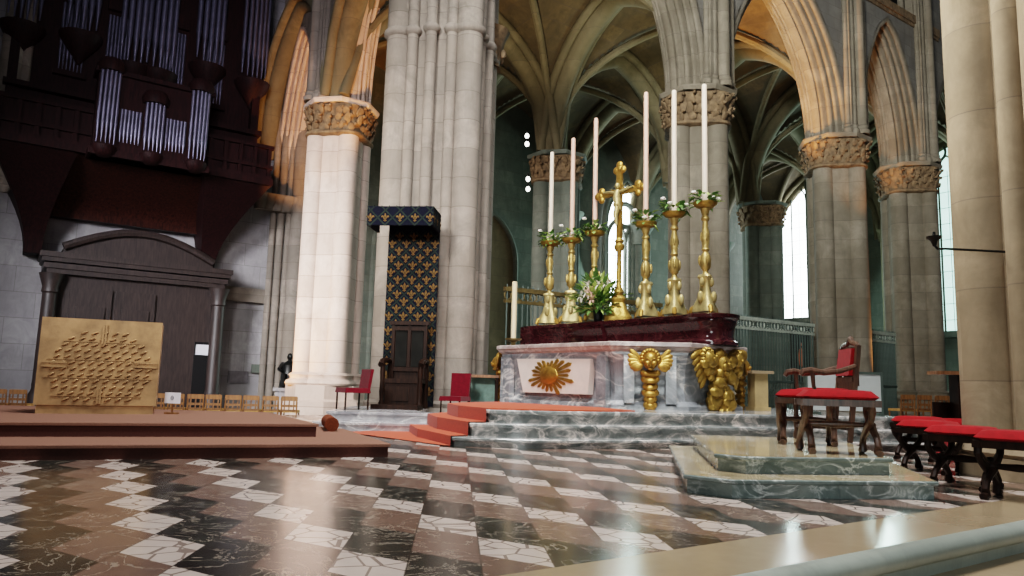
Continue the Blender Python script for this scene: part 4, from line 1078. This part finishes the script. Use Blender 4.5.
# ------------------------------------------------------------------ altar cross
p = AW(1.43, 1.55, 0); Yd = p.y
zx = at(618, 192, Yd).z; ztop = at(620, 163, Yd).z
root = thing('altar_cross', 'ornate gilded standing crucifix in the middle of the altar shelf', 'cross', (p.x, p.y, ZT), angA+.06)
h = zx-ZT
b = MB(); loops = []
for z, rr in ((0, .24), (.08, .24), (.12, .2), (.35, .1), (.42, .13), (.48, .08)):
    loops.append([Vector((rr*(1+.18*math.cos(3*a))*math.cos(a), rr*(1+.18*math.cos(3*a))*math.sin(a), z)) for a in [2*pi*i/24 for i in range(24)]])
b.loft(loops); b.build('foot', M['gold_old'], root)
b = MB(); b.lathe([(.07, .48), (.1, .55), (.05, .65), (.045, 1.3), (.09, 1.36), (.1, 1.42), (.05, 1.5), (.05, h-1.0), (.09, h-.95), (.05, h-.88)], seg=12); b.build('stem', M['gold_old'], root)
b = MB(); aw = .54; vh = ztop-ZT
b.box((0, 0, (h-.9+vh-.12)/2), (.11, .06, vh-.12-h+.9)); b.box((0, 0, h), (2*aw-.2, .06, .11))
def trefoil(c, ax): 
    for dx, dz in ((0, .08), (0, -.08), (.1, 0), (.03, 0)): 
        o = Vector((ax[0]*dx-ax[1]*dz, 0, ax[1]*dx+ax[0]*dz)); b.ell(Vector(c)+o, (.075, .05, .075), 10, 6)
trefoil((aw-.1, 0, h), (1, 0)); trefoil((-aw+.1, 0, h), (-1, 0)); trefoil((0, 0, vh-.14), (0, 1))
b.build('cross_beams', M['gold'], root)
b = MB()
for i in range(16):
    a = 2*pi*i/16; r1 = .3 if i % 2 else .22
    b.add([(.06*math.cos(a-.15), .0, h+.06*math.sin(a-.15)), (r1*math.cos(a), -.01, h+r1*math.sin(a)), (.06*math.cos(a+.15), 0, h+.06*math.sin(a+.15)), (.06*math.cos(a), .02, h+.06*math.sin(a))], [(0, 1, 2), (0, 3, 1), (3, 2, 1)])
b.build('rays', M['gilt_pale'], root, smooth=False)
b = MB(); yf = -.06
b.tube([(0, yf, h+.02), (0, yf-.03, h-.12), (.01, yf-.01, h-.28), (0, yf-.05, h-.45), (0, yf-.02, h-.66)], [.05, .075, .058, .05, .025], 10)
for sx in (-1, 1): b.tube([(sx*.05, yf, h-.02), (sx*.2, yf+.01, h+.02), (sx*.36, yf+.02, h+.04)], [.032, .025, .02], 8)
b.ell((.02, yf-.03, h+.1), (.045, .05, .06), 10, 8); b.tube([(-.06, yf-.02, h-.25), (.06, yf-.03, h-.27), (.07, yf, h-.36)], [.04, .045, .02], 8)
b.build('corpus', M['gilt_pale'], root)

# flower arrangement
p = AW(1.08, 1.37, 0)
root = thing('flower_arrangement', 'large bouquet of white lilies and greenery in front of the altar cross', 'flowers', (p.x, p.y, ZT), 0)
b = MB(); b.lathe([(.06, 0), (.08, .02), (.09, .1), (.1, .2), (.09, .22)], seg=16); b.build('vase', M['black'], root)
rnd = random.Random(3); lv = MB(); stx = MB(); fw = MB()
for i in range(420):
    a = rnd.uniform(0, 2*pi); el = rnd.uniform(-.25, 1.4); R = rnd.uniform(.15, .5); 
    d = Vector((math.cos(a)*math.cos(el), math.sin(a)*math.cos(el), math.sin(el)))
    c = Vector((0, 0, .26))+Vector((d.x*R*.92, d.y*R*.6, d.z*R*1.1))
    lv.leaf(c, d+Vector((0, 0, .2)), rnd.uniform(.16, .32), rnd.uniform(.06, .11), rnd.choice((0, 0, 1)), curl=rnd.uniform(0, .5))
for i in range(9):
    a = rnd.uniform(0, 2*pi); d = Vector((math.cos(a)*.5, math.sin(a)*.3, 1)); stx.tube([(0, 0, .18), Vector((0, 0, .18))+d*.35, Vector((0, 0, .22))+d*.5], .01, 5)
for i in range(17):
    a = rnd.uniform(0, 2*pi); el = rnd.uniform(.0, 1.3)
    d = Vector((math.cos(a)*math.cos(el), -abs(math.sin(a)*math.cos(el)), math.sin(el))); c = Vector((0, 0, .26))+Vector((d.x*.46, d.y*.36, d.z*.52))
    for k in range(6):
        x = Vector((math.cos(k*pi/3), 0, math.sin(k*pi/3))); fw.leaf(c, d*.6+x, .12, .06, 0 if i % 3 else 1, curl=.4)
lv.build('leaves', [M['leaf'], M['leaf_light']], root, smooth=False); stx.build('stems', M['leaf'], root); fw.build('blossoms', [M['flower'], M['flower_pink']], root, smooth=False)

# low candle at the left end of the altar
p = AW(-.38, .52, 0); zm = 1.465
root = thing('candle_holder', 'small bronze candle holder at the left end of the high altar', 'candlestick', (p.x, p.y, zm))
b = MB(); b.lathe([(.1, 0), (.11, .02), (.06, .05), (.04, .1), (.08, .13), (.15, .15), (.17, .18), (.06, .18)], seg=16); b.build('stand', M['iron_gold'], root)
zt = at(511, 281, p.y).z
c = MB(); c.lathe([(.05, 0), (.05, zt-zm-.2), (.04, zt-zm-.19)], seg=14); root = thing('altar_candle', 'single thick cream candle at the left end of the high altar', 'candle', (p.x, p.y, zm+.18)); c.build('wax', plain('honey_wax', (236, 214, 172), .5, var=.03), root)
wk = MB(); wk.cyl((0, 0, zt-zm-.2), (0, 0, zt-zm-.15), .006, seg=6); wk.build('wick', M['black'], root)

# side table left of the altar, pedestal at right, pale board
p = at(484, 402, 14.3); root = thing('side_table', 'brown wooden side table with green cloth left of the high altar', 'table', (p.x-.03, 14.3, 0), .05)
b = MB(); b.box((0, 0, .9), (.6, .42, .05)); b.build('tabletop', M['chairwood'], root, smooth=False)
for sx in (-1, 1):
    for y in (-.17, .17):
        b = MB(); b.box((sx*.26, y, .44), (.05, .05, .88)); b.build('leg', M['darkwood'], root, smooth=False)
b = MB()
for i in range(10): b.box((-.21+.046*i, .12+.015*(i % 2), .62), (.05, .02, .52))
b.build('cloth', M['green_cloth'], root, smooth=False)
p = at(757, 412, 12.7); root = thing('stone_stand', 'buff square pedestal with thin top slab at the right end of the high altar', 'pedestal', (p.x+.02, 12.7, Z_3), .2)
hP_ = at(756, 371, 12.6).z-Z_3
b = MB(); b.box((0, 0, hP_/2), (.24, .24, hP_-.06)); b.box((0, 0, .03), (.3, .3, .06)); b.build('post', M['pedestal'], root, smooth=False)
b = MB(); b.box((0, 0, hP_-.02), (.4, .36, .05)); b.build('top_slab', M['limestone'], root, smooth=False)
x0, x1 = at(806, 400, 11.6).x, at(882, 400, 11.6).x; zt, zb = at(860, 373, 11.6).z, Z_3
root = thing('pale_board', 'pale grey freestanding board behind the red-backed armchair', 'board', ((x0+x1)/2, 11.6, zb), .02)
b = MB(); b.box((0, 0, (zt-zb)/2+.03), (x1-x0, .04, zt-zb-.06)); b.build('panel', M['board'], root, smooth=False)
b = MB()
for sx in (-1, 1): b.box((sx*(x1-x0)/2, 0, (zt-zb)/2), (.035, .06, zt-zb)); b.box((sx*(x1-x0)/2*.8, 0, .02), (.05, .4, .04))
b.box((0, 0, zt-zb), (x1-x0+.04, .06, .035)); b.build('frame', M['iron'], root, smooth=False)

# ------------------------------------------------------------------ iron grilles between the columns
def grille(label, P0, P1, zb, zt, m_top, nb):
    P0, P1 = Vector((P0[0], P0[1], zb)), Vector((P1[0], P1[1], zb)); d = P1-P0; Lg = d.length
    r = thing('iron_grille', label, 'grille', P0, math.atan2(d.y, d.x)); hh = zt-zb
    proto = None
    for i in range(nb):
        x = Lg*(i+.5)/nb
        if proto is None:
            b = MB(); b.cyl((0, 0, 0), (0, 0, hh), .022, seg=7); b.ell((0, 0, hh*.45), (.035, .035, .06), 7, 5); b.cyl((0, 0, hh), (0, 0, hh+.14), .03, .002, 6)
            proto = b.build('bar', M['iron'], r); o = proto
        else:
            o = proto.copy(); C.objects.link(o); o.parent = r
        o.location = (x, 0, 0)
    for zz, w_ in ((.12, .07), (hh*.45, .06), (hh-.28, .07), (hh, .1)):
        b = MB(); b.box((Lg/2, 0, zz), (Lg, w_, w_)); b.build('rail', m_top if zz > hh*.8 else M['iron'], r, smooth=False)
    b = MB(); k = int(nb*.8)
    for i in range(k):
        cx = Lg*(i+.5)/k; b.tube([(cx+.09*math.cos(a*pi/5), 0, hh-.14+.09*math.sin(a*pi/5)) for a in range(11)], .016, 5)
    b.build('scroll_frieze', m_top, r)
zt1 = at(770, 323, 22.5).z
dd = (c_-pE); dd.z = 0; dd.normalize()
grille('wrought iron grille with gilt frieze seen left of the altar candles', Vector(pE)+dd*1.05, Vector(c_)-dd*1.35, LOW, 2.95, M['iron_gold'], 34)
dd = (r_-c_); dd.z = 0; dd.normalize()
grille('tall grey-green iron grille behind the right end of the altar', Vector(c_)+dd*1.35, Vector(r_)-dd*1.35, LOW, zt1, M['railstone'], 30)
dd = (f_-r_); dd.z = 0; dd.normalize()
grille('dark iron grille between the two columns right of the armchair', Vector(r_)+dd*1.35, Vector(f_)-dd*1.35, LOW, zt1, M['railstone'], 22)
# dark painting behind the grille
q = onN(800, 355, 19.0)
root = thing('hanging_painting', 'dark framed painting of an orange-robed figure behind the grey-green grille', 'painting', (q.x, q.y, q.z-1.0), PHI)
b = MB(); b.box((0, 0, 1.0), (1.2, .06, 2.1)); b.build('canvas', M['void'], root, smooth=False)
b = MB(); b.ell((0, -.04, .9), (.16, .02, .45), 10, 8); b.ell((0, -.04, 1.45), (.08, .02, .1), 8, 6); b.build('painted_figure', plain('burnt_orange_paint', (168, 84, 40), .6), root)
b = MB()
for x in (-.62, .62): b.box((x, 0, 1.0), (.1, .12, 2.3))
for z in (-.1, 2.1): b.box((0, 0, z), (1.34, .12, .1))
b.build('frame', M['darkwood'], root, smooth=False)
b = MB()
for x in (-.45, .45): b.box((x, .03, -(q.z-1.0-LOW)/2), (.08, .08, q.z-1.0-LOW))
b.build('easel_leg', M['darkwood'], root, smooth=False)

# ------------------------------------------------------------------ marble platform, stools and armchair
pl0 = [(1.29, 5.56), (1.57, 5.3), (3.14, 5.52), (3.45, 6.6), (3.9, 8.35), (1.78, 8.35)]
pl1 = [(1.6, 5.86), (1.78, 5.66), (2.98, 5.84), (3.2, 6.7), (3.6, 8.2), (1.98, 8.2)]
root = thing('marble_platform', 'two-step grey-green marble platform with clipped corners in the right foreground', 'platform', (2.4, 6.8, 0))
for nm, pl, z0, z1 in (('lower_step', pl0, 0, .13), ('upper_step', pl1, .13, .26)):
    pr = rel(pl, (2.4, 6.8)); b = MB()
    b.prism(offs(pr, .03), z0, z1-.035); b.prism(offs(pr, .012), z1-.035, z1-.026, inset=-.012); b.prism(pr, z1-.026, z1-.008); b.prism(pr, z1-.008, z1-.0005, inset=.008)
    b.prism(offs(pr, .012), z1-.001, z1, 1)
    b.build(nm, [M['green_marble'], M['green_top']], root, ang=20)
ZP = .26
def cushion(b, c, w, d, h):
    n = 10; vs = []; fs = []
    for side in (1, -1):
        o = len(b.v)
        for i in range(n+1):
            for j in range(n+1):
                u, v = -1+2*i/n, -1+2*j/n
                e = (1-abs(u)**5)*(1-abs(v)**5)
                rx = 1-.04*(1-e)
                b.v.append(Vector((c[0]+u*w/2*(1-.05*abs(v)**6), c[1]+v*d/2*(1-.05*abs(u)**6), c[2]+side*h/2*(e**.28)*(1 if side > 0 else .8))))
        for i in range(n):
            for j in range(n):
                q = o+i*(n+1)+j; f = (q, q+n+1, q+n+2, q+1); b.f.append(f if side > 0 else f[::-1]); b.m.append(0)
def x_stool(label, loc, rz, w=.6, d=.46, h=.51, m=None, group=None):
    m = m or M['darkwood']
    r = thing('folding_stool', label, 'stool', loc, rz, group)
    b = MB(); cushion(b, (0, 0, h-.05), w, d, .115); b.build('seat_cushion', M['red_velvet'], r, ang=60)
    b = MB()
    for y in (-d/2+.03, d/2-.03): b.box((0, y, h-.1), (w, .045, .055))
    for x in (-w/2+.03, w/2-.03): b.box((x, 0, h-.1), (.045, d, .05))
    b.build('seat_rail', m, r, smooth=False)
    for x in (-w/2+.05, w/2-.05):
        for s_ in (-1, 1):
            pts = []
            for i in range(9):
                f = i/8; y = s_*(d/2-.04)*math.cos(pi*f)*(1 if True else 1); bul = .035*math.sin(2*pi*f)
                pts.append((x+s_*.018, y+s_*bul, h-.12-(h-.15)*f))
            pts.append((x+s_*.018, -s_*(d/2+.02), .02))
            b = MB(); b.tube(pts, [.03, .028, .026, .028, .034, .028, .026, .028, .034, .028], 8); b.build('leg', m, r)
        b = MB(); b.ell((x, 0, h*.5-.02), (.05, .035, .035), 10, 8); b.build('pivot_boss', m, r)
    b = MB(); b.lathe([(.016, -w/2+.05), (.022, -.12), (.03, 0), (.022, .12), (.016, w/2-.05)], (0, 0, h*.5-.02), 10, M=Matrix.Rotation(pi/2, 3, 'Y')); b.build('stretcher', m, r)
    return r
x_stool('red-cushioned wooden X-frame stool at the platform\'s front edge, before the armchair', (2.71, 6.2, ZP), -.2, .6, .38, .51, M['stoolwood'])
x_stool('red-cushioned X-frame stool on the platform, nearest the altar', (2.83, 7.15, ZP), -.38, .54, .36, .51, M['stoolwood'])
# armchair facing the altar axis
root = thing('armchair', 'wooden armchair with red velvet back and seat on the marble platform', 'armchair', (3.26, 7.8, ZP), math.radians(-94)); root.scale = (.9, .9, .96)
m = M['stoolwood']; w, d = .58, .54
# local: front = -Y, back = +Y
b = MB(); cushion(b, (0, 0, .5), w-.02, d, .13); b.build('seat_cushion', M['red_velvet'], root, ang=60)
b = MB(); b.box((0, 0, .43), (w, d, .06)); b.build('seat_rail', m, root, smooth=False)
bz = lambda z: .24+(z-.45)*.16
b = MB(); loops = []
for z in (.7, .73, .84, .95, .99): loops.append([Vector((x, bz(z)+y, z)) for x, y in ((-.2, -.05), (.2, -.05), (.2, .02), (-.2, .02))])
b.loft(loops); b.build('back_pad', M['red_velvet'], root, ang=50)
b = MB()
for sx in (-1, 1): b.bar((sx*.25, bz(.1)+.02, 0), (sx*.25, bz(1.02), 1.02), .05)
b.bar((-.25, bz(.66), .66), (.25, bz(.66), .66), .05); b.box((0, bz(.55)+.01, .55), (.44, .015, .2)); b.box((0, bz(.85)+.03, .8), (.44, .015, .42)); b.tube([(-.27, bz(1), 1.0), (-.18, bz(1.04), 1.04), (-.07, bz(1.06), 1.05), (0, bz(1.08), 1.1), (.07, bz(1.06), 1.05), (.18, bz(1.04), 1.04), (.27, bz(1), 1.0)], [.025, .03, .03, .035, .03, .03, .025], 8)
b.build('back_frame', m, root)
for sx in (-1, 1):
    b = MB(); b.tube([(sx*.26, bz(.76), .8), (sx*.29, .1, .74), (sx*.31, -.08, .72), (sx*.3, -.22, .745), (sx*.3, -.3, .73), (sx*.3, -.33, .69)], [.026, .028, .03, .034, .036, .026], 8); b.build('armrest', m, root)
    b = MB(); b.tube([(sx*.28, -.14, .44), (sx*.3, -.19, .58), (sx*.3, -.2, .72)], [.025, .022, .026], 8); b.build('arm_support', m, root)
    b = MB(); b.lathe([(.03, 0), (.036, .05), (.022, .1), (.034, .2), (.024, .3), (.036, .4)], (sx*.26, -.22, 0), 10); b.build('leg', m, root)
b = MB(); b.bar((-.26, -.22, .14), (.26, -.22, .14), .03); b.bar((0, -.22, .14), (0, .2, .14), .03); b.bar((-.24, .2, .14), (.24, .2, .14), .03); b.build('stretcher', m, root)

# row of stools by the nearest pier
dk_ = M['darkwood']
for lab, loc, rz in (('red stool of the row by the nearest pier, farthest from the viewer', (4.86, 8.9, 0), -.9),
                     ('second red stool of the row by the nearest pier, counted from the back', (4.2, 7.5, 0), -.9),
                     ('third red stool of the row by the nearest pier, crossed legs in plain view', (3.84, 6.35, 0), -.9),
                     ('red stool cut off by the photo\'s right edge, nearest the viewer', (3.8, 5.62, 0), -.85)):
    x_stool(lab, loc, rz, .48, .46, .5, dk_, 'red stools by the nearest pier')
# wooden prie-dieu behind them
q = Vector((at(944, 412, 9.6).x, 9.6, 0)); root = thing('kneeling_desk', 'plain wooden kneeling desk with crimson cushion beside the nearest pier', 'desk', (q.x+.06, q.y, 0), -.1)
ht = at(944, 373, 9.6).z
b = MB(); b.box((0, 0, ht), (.36, .3, .045)); b.build('top_shelf', M['chairwood'], root, smooth=False)
b = MB(); b.box((.12, 0, ht/2), (.09, .24, ht)); b.box((-.0, .1, ht*.5), (.3, .03, .3)); b.build('post', M['darkwood'], root, smooth=False)
b = MB(); cushion(b, (-.05, -.3, .42), .42, .36, .12); b.box((-.05, -.3, .2), (.38, .32, .4)); b.build('cushion', M['red_velvet'], root, ang=60)
# bracket with a small dish on the nearest pier
q = at(934, 236, 6.9); edge = NP+Vector((-.97*.82, .0, 0))
root = thing('candle_bracket', 'small black iron bracket with a dish on the nearest pier', 'bracket', (q.x, q.y, q.z-.05))
b = MB(); b.lathe([(.015, -.05), (.03, 0), (.065, .03), (.07, .045), (.05, .04)], seg=14); b.cyl((0, 0, .04), (0, 0, .09), .02, .012, 8); b.build('dish', M['black'], root)
b = MB(); tgt = Vector((NP.x-.75, NP.y-.05, q.z-.05))-Vector((q.x, q.y, q.z-.05)); b.tube([(0, 0, -.04), (.03, 0, -.075), (.1, 0, -.07), (tgt.x, tgt.y, -.05)], .012, 6); b.build('arm', M['black'], root)

# small bulbs seen high in the aisle
for k, (px, py, Y) in enumerate([(527, 136, 24), (527, 144, 24), (528, 179, 24), (528, 189, 24)]):
    q = at(px, py, Y); b = MB(); b.ell((0, 0, 0), (.07, .07, .09), 10, 8); b.cyl((0, 0, .05), (0, 0, .2), .03, seg=8, mi=1)
    o = b.build('spot_lamp', [M['bulb'], M['black']]); tag(o, 'small bright spot lamp in the aisle, %s from the top beside the greenish column' % ORD[k], 'lamp', 'aisle spot lamps', q)
    pass

# ------------------------------------------------------------------ light
w = bpy.data.worlds.new('World'); bpy.context.scene.world = w; w.use_nodes = True
w.node_tree.nodes['Background'].inputs[0].default_value = (.62, .7, .8, 1); w.node_tree.nodes['Background'].inputs[1].default_value = .11
def lamp(kind, loc, target, energy, col=(1, 1, 1), size=1, spot=None, name='light', blend=.6, spread=None):
    l = bpy.data.lights.new(name, kind); l.energy = energy; l.color = col
    if kind == 'AREA':
        l.size = size
        if spread: l.spread = math.radians(spread)
    else: l.shadow_soft_size = size
    if spot: l.spot_size = math.radians(spot); l.spot_blend = blend
    o = bpy.data.objects.new(name, l); C.objects.link(o); o.location = loc
    d = Vector(target)-Vector(loc); o.rotation_euler = d.to_track_quat('-Z', 'Y').to_euler()
    return o
lamp('AREA', (-12.5, 5, 7.5), (-4.2, 20, 3.8), 430, (1, .9, .84), 2.5, name='left_column_key', spread=40)  # added key lamp aimed at the pale left column, not a window
lamp('AREA', (-5, -3, 8), (-2.6, 16, 3.8), 260, (1, .97, .95), 3, name='choir_side_light', spread=45)
lamp('AREA', (-13, 8, 7), (-9, 27, 1.5), 330, (.95, .95, 1), 3, name='west_light', spread=50)
lamp('AREA', (1, 6, 15), (1, 10.5, 0), 1150, (1, .98, .97), 5, name='choir_fill', spread=95)  # added overhead lamp brightening the floor and altar, no window behind it
lamp('AREA', (-5, 7, 8), (-9.5, 24, 10.5), 85, (.95, .9, 1), 3, name='organ_fill', spread=45)  # dim lamp added to lift the organ pipes
lamp('AREA', (-4, -3, 10), (9, 21, 10.5), 650, (.98, 1, .97), 4, name='spandrel_fill', spread=48)  # unseen lamp added to brighten the arcade spandrels
# cool daylight from the aisle windows
for (e, n, z), tg, en in (((24.5, NW-1.2, 7), (1.5, 13, 1), 300), ((36, 24.5, 7), (9, 21, 2), 900), ((36.5, 18.5, 7), (10, 20, 2), 900)):
    lamp('AREA', W(e, n, z), tg, en, (.7, 1, .93), 3, name='aisle_daylight')
warm = (1, .42, .12)
lamp('AREA', (1.5, -2.5, 1.6), (3, 4.5, 0), 32, (.92, 1, .99), 2, name='low_fill', spread=90)
lamp('AREA', (1.2, 9.0, 6), (5.4, 6.8, 3.5), 75, (1, .95, .86), 1.5, name='pier_fill', spread=70)  # added grazing lamp that gives the nearest pier its shading
def uplight(loc, tgt, e, sp=50): lamp('SPOT', loc, tgt, e, warm, .15, sp, 'warm_uplight')
pr = Vector((r_.x, r_.y, 0)); pc_ = Vector((c_.x, c_.y, 0)); pl_ = Vector((l_.x, l_.y, 0)); pf = Vector((f_.x, f_.y, 0))
uplight(pc_+(pr-pc_)*.3+Vector((0, 0, 4)), pr-(pr-pc_)*.28+Vector((0, 0, 11.8)), 7500, 42)
uplight(pr+(pf-pr)*.3+Vector((0, 0, 5)), pf-(pf-pr)*.28+Vector((0, 0, 11.5)), 1000, 46)
uplight(pr+dS*2.2-dE*.6+Vector((0, 0, 5.4)), pr+Vector((0, 0, 8.7)), 130, 40)
uplight(pl_+dW*1.8+dS*1.6+Vector((0, 0, 5.2)), pl_+Vector((0, 0, 8.8)), 130, 40)
uplight(pl_+(PIER-pl_)*.55+Vector((0, 0, 4)), pl_+(PIER-pl_)*.3+Vector((0, 0, 12)), 2400, 60)
uplight(pl_+dN*2.0+Vector((0, 0, 3)), Vector((resp.x, resp.y, 0))+dS*1.6+Vector((0, 0, 10.5)), 3000, 45)
uplight(Vector((-7.6, 19.8, .2)), pl_+Vector((-.7, -.2, 2.0)), 700, 60)
lamp('SPOT', PIER+(pc_-PIER)*.5+dN*2.4+Vector((0, 0, 8.4)), PIER+(pc_-PIER)*.55+dN*3.6+Vector((0, 0, 14)), 700, (1, .84, .6), .3, 120, 'vault_uplight')
lamp('SPOT', pc_+(pr-pc_)*.5+dN*2.6+Vector((0, 0, 8.4)), pc_+(pr-pc_)*.5+dN*3.4+Vector((0, 0, 14)), 450, (.95, .95, .7), .3, 120, 'vault_uplight')
uplight(pr+dS*1.4+dE*1.1+Vector((0, 0, .5)), pr+dE*.4+Vector((0, 0, 3.0)), 900, 60)

# ------------------------------------------------------------------ camera
cam = bpy.data.cameras.new('Camera'); cam.sensor_width = 36; cam.lens = F/1024*36; cam.clip_end = 300; cam.clip_start = .05
co = bpy.data.objects.new('Camera', cam); C.objects.link(co)
right0, up0, fwd = Vector((1, 0, 0)), Vector((0, -sP, cP)), Vector((0, cP, sP))
r = right0*cR+up0*sR; u = right0*-sR+up0*cR
Mx = Matrix((r, u, -fwd)).transposed().to_4x4(); Mx.translation = (0, 0, H); co.matrix_world = Mx
sc = bpy.context.scene; sc.camera = co
sc.view_settings.view_transform = 'Filmic'; sc.view_settings.look = 'Medium High Contrast'; sc.view_settings.exposure = 0.05
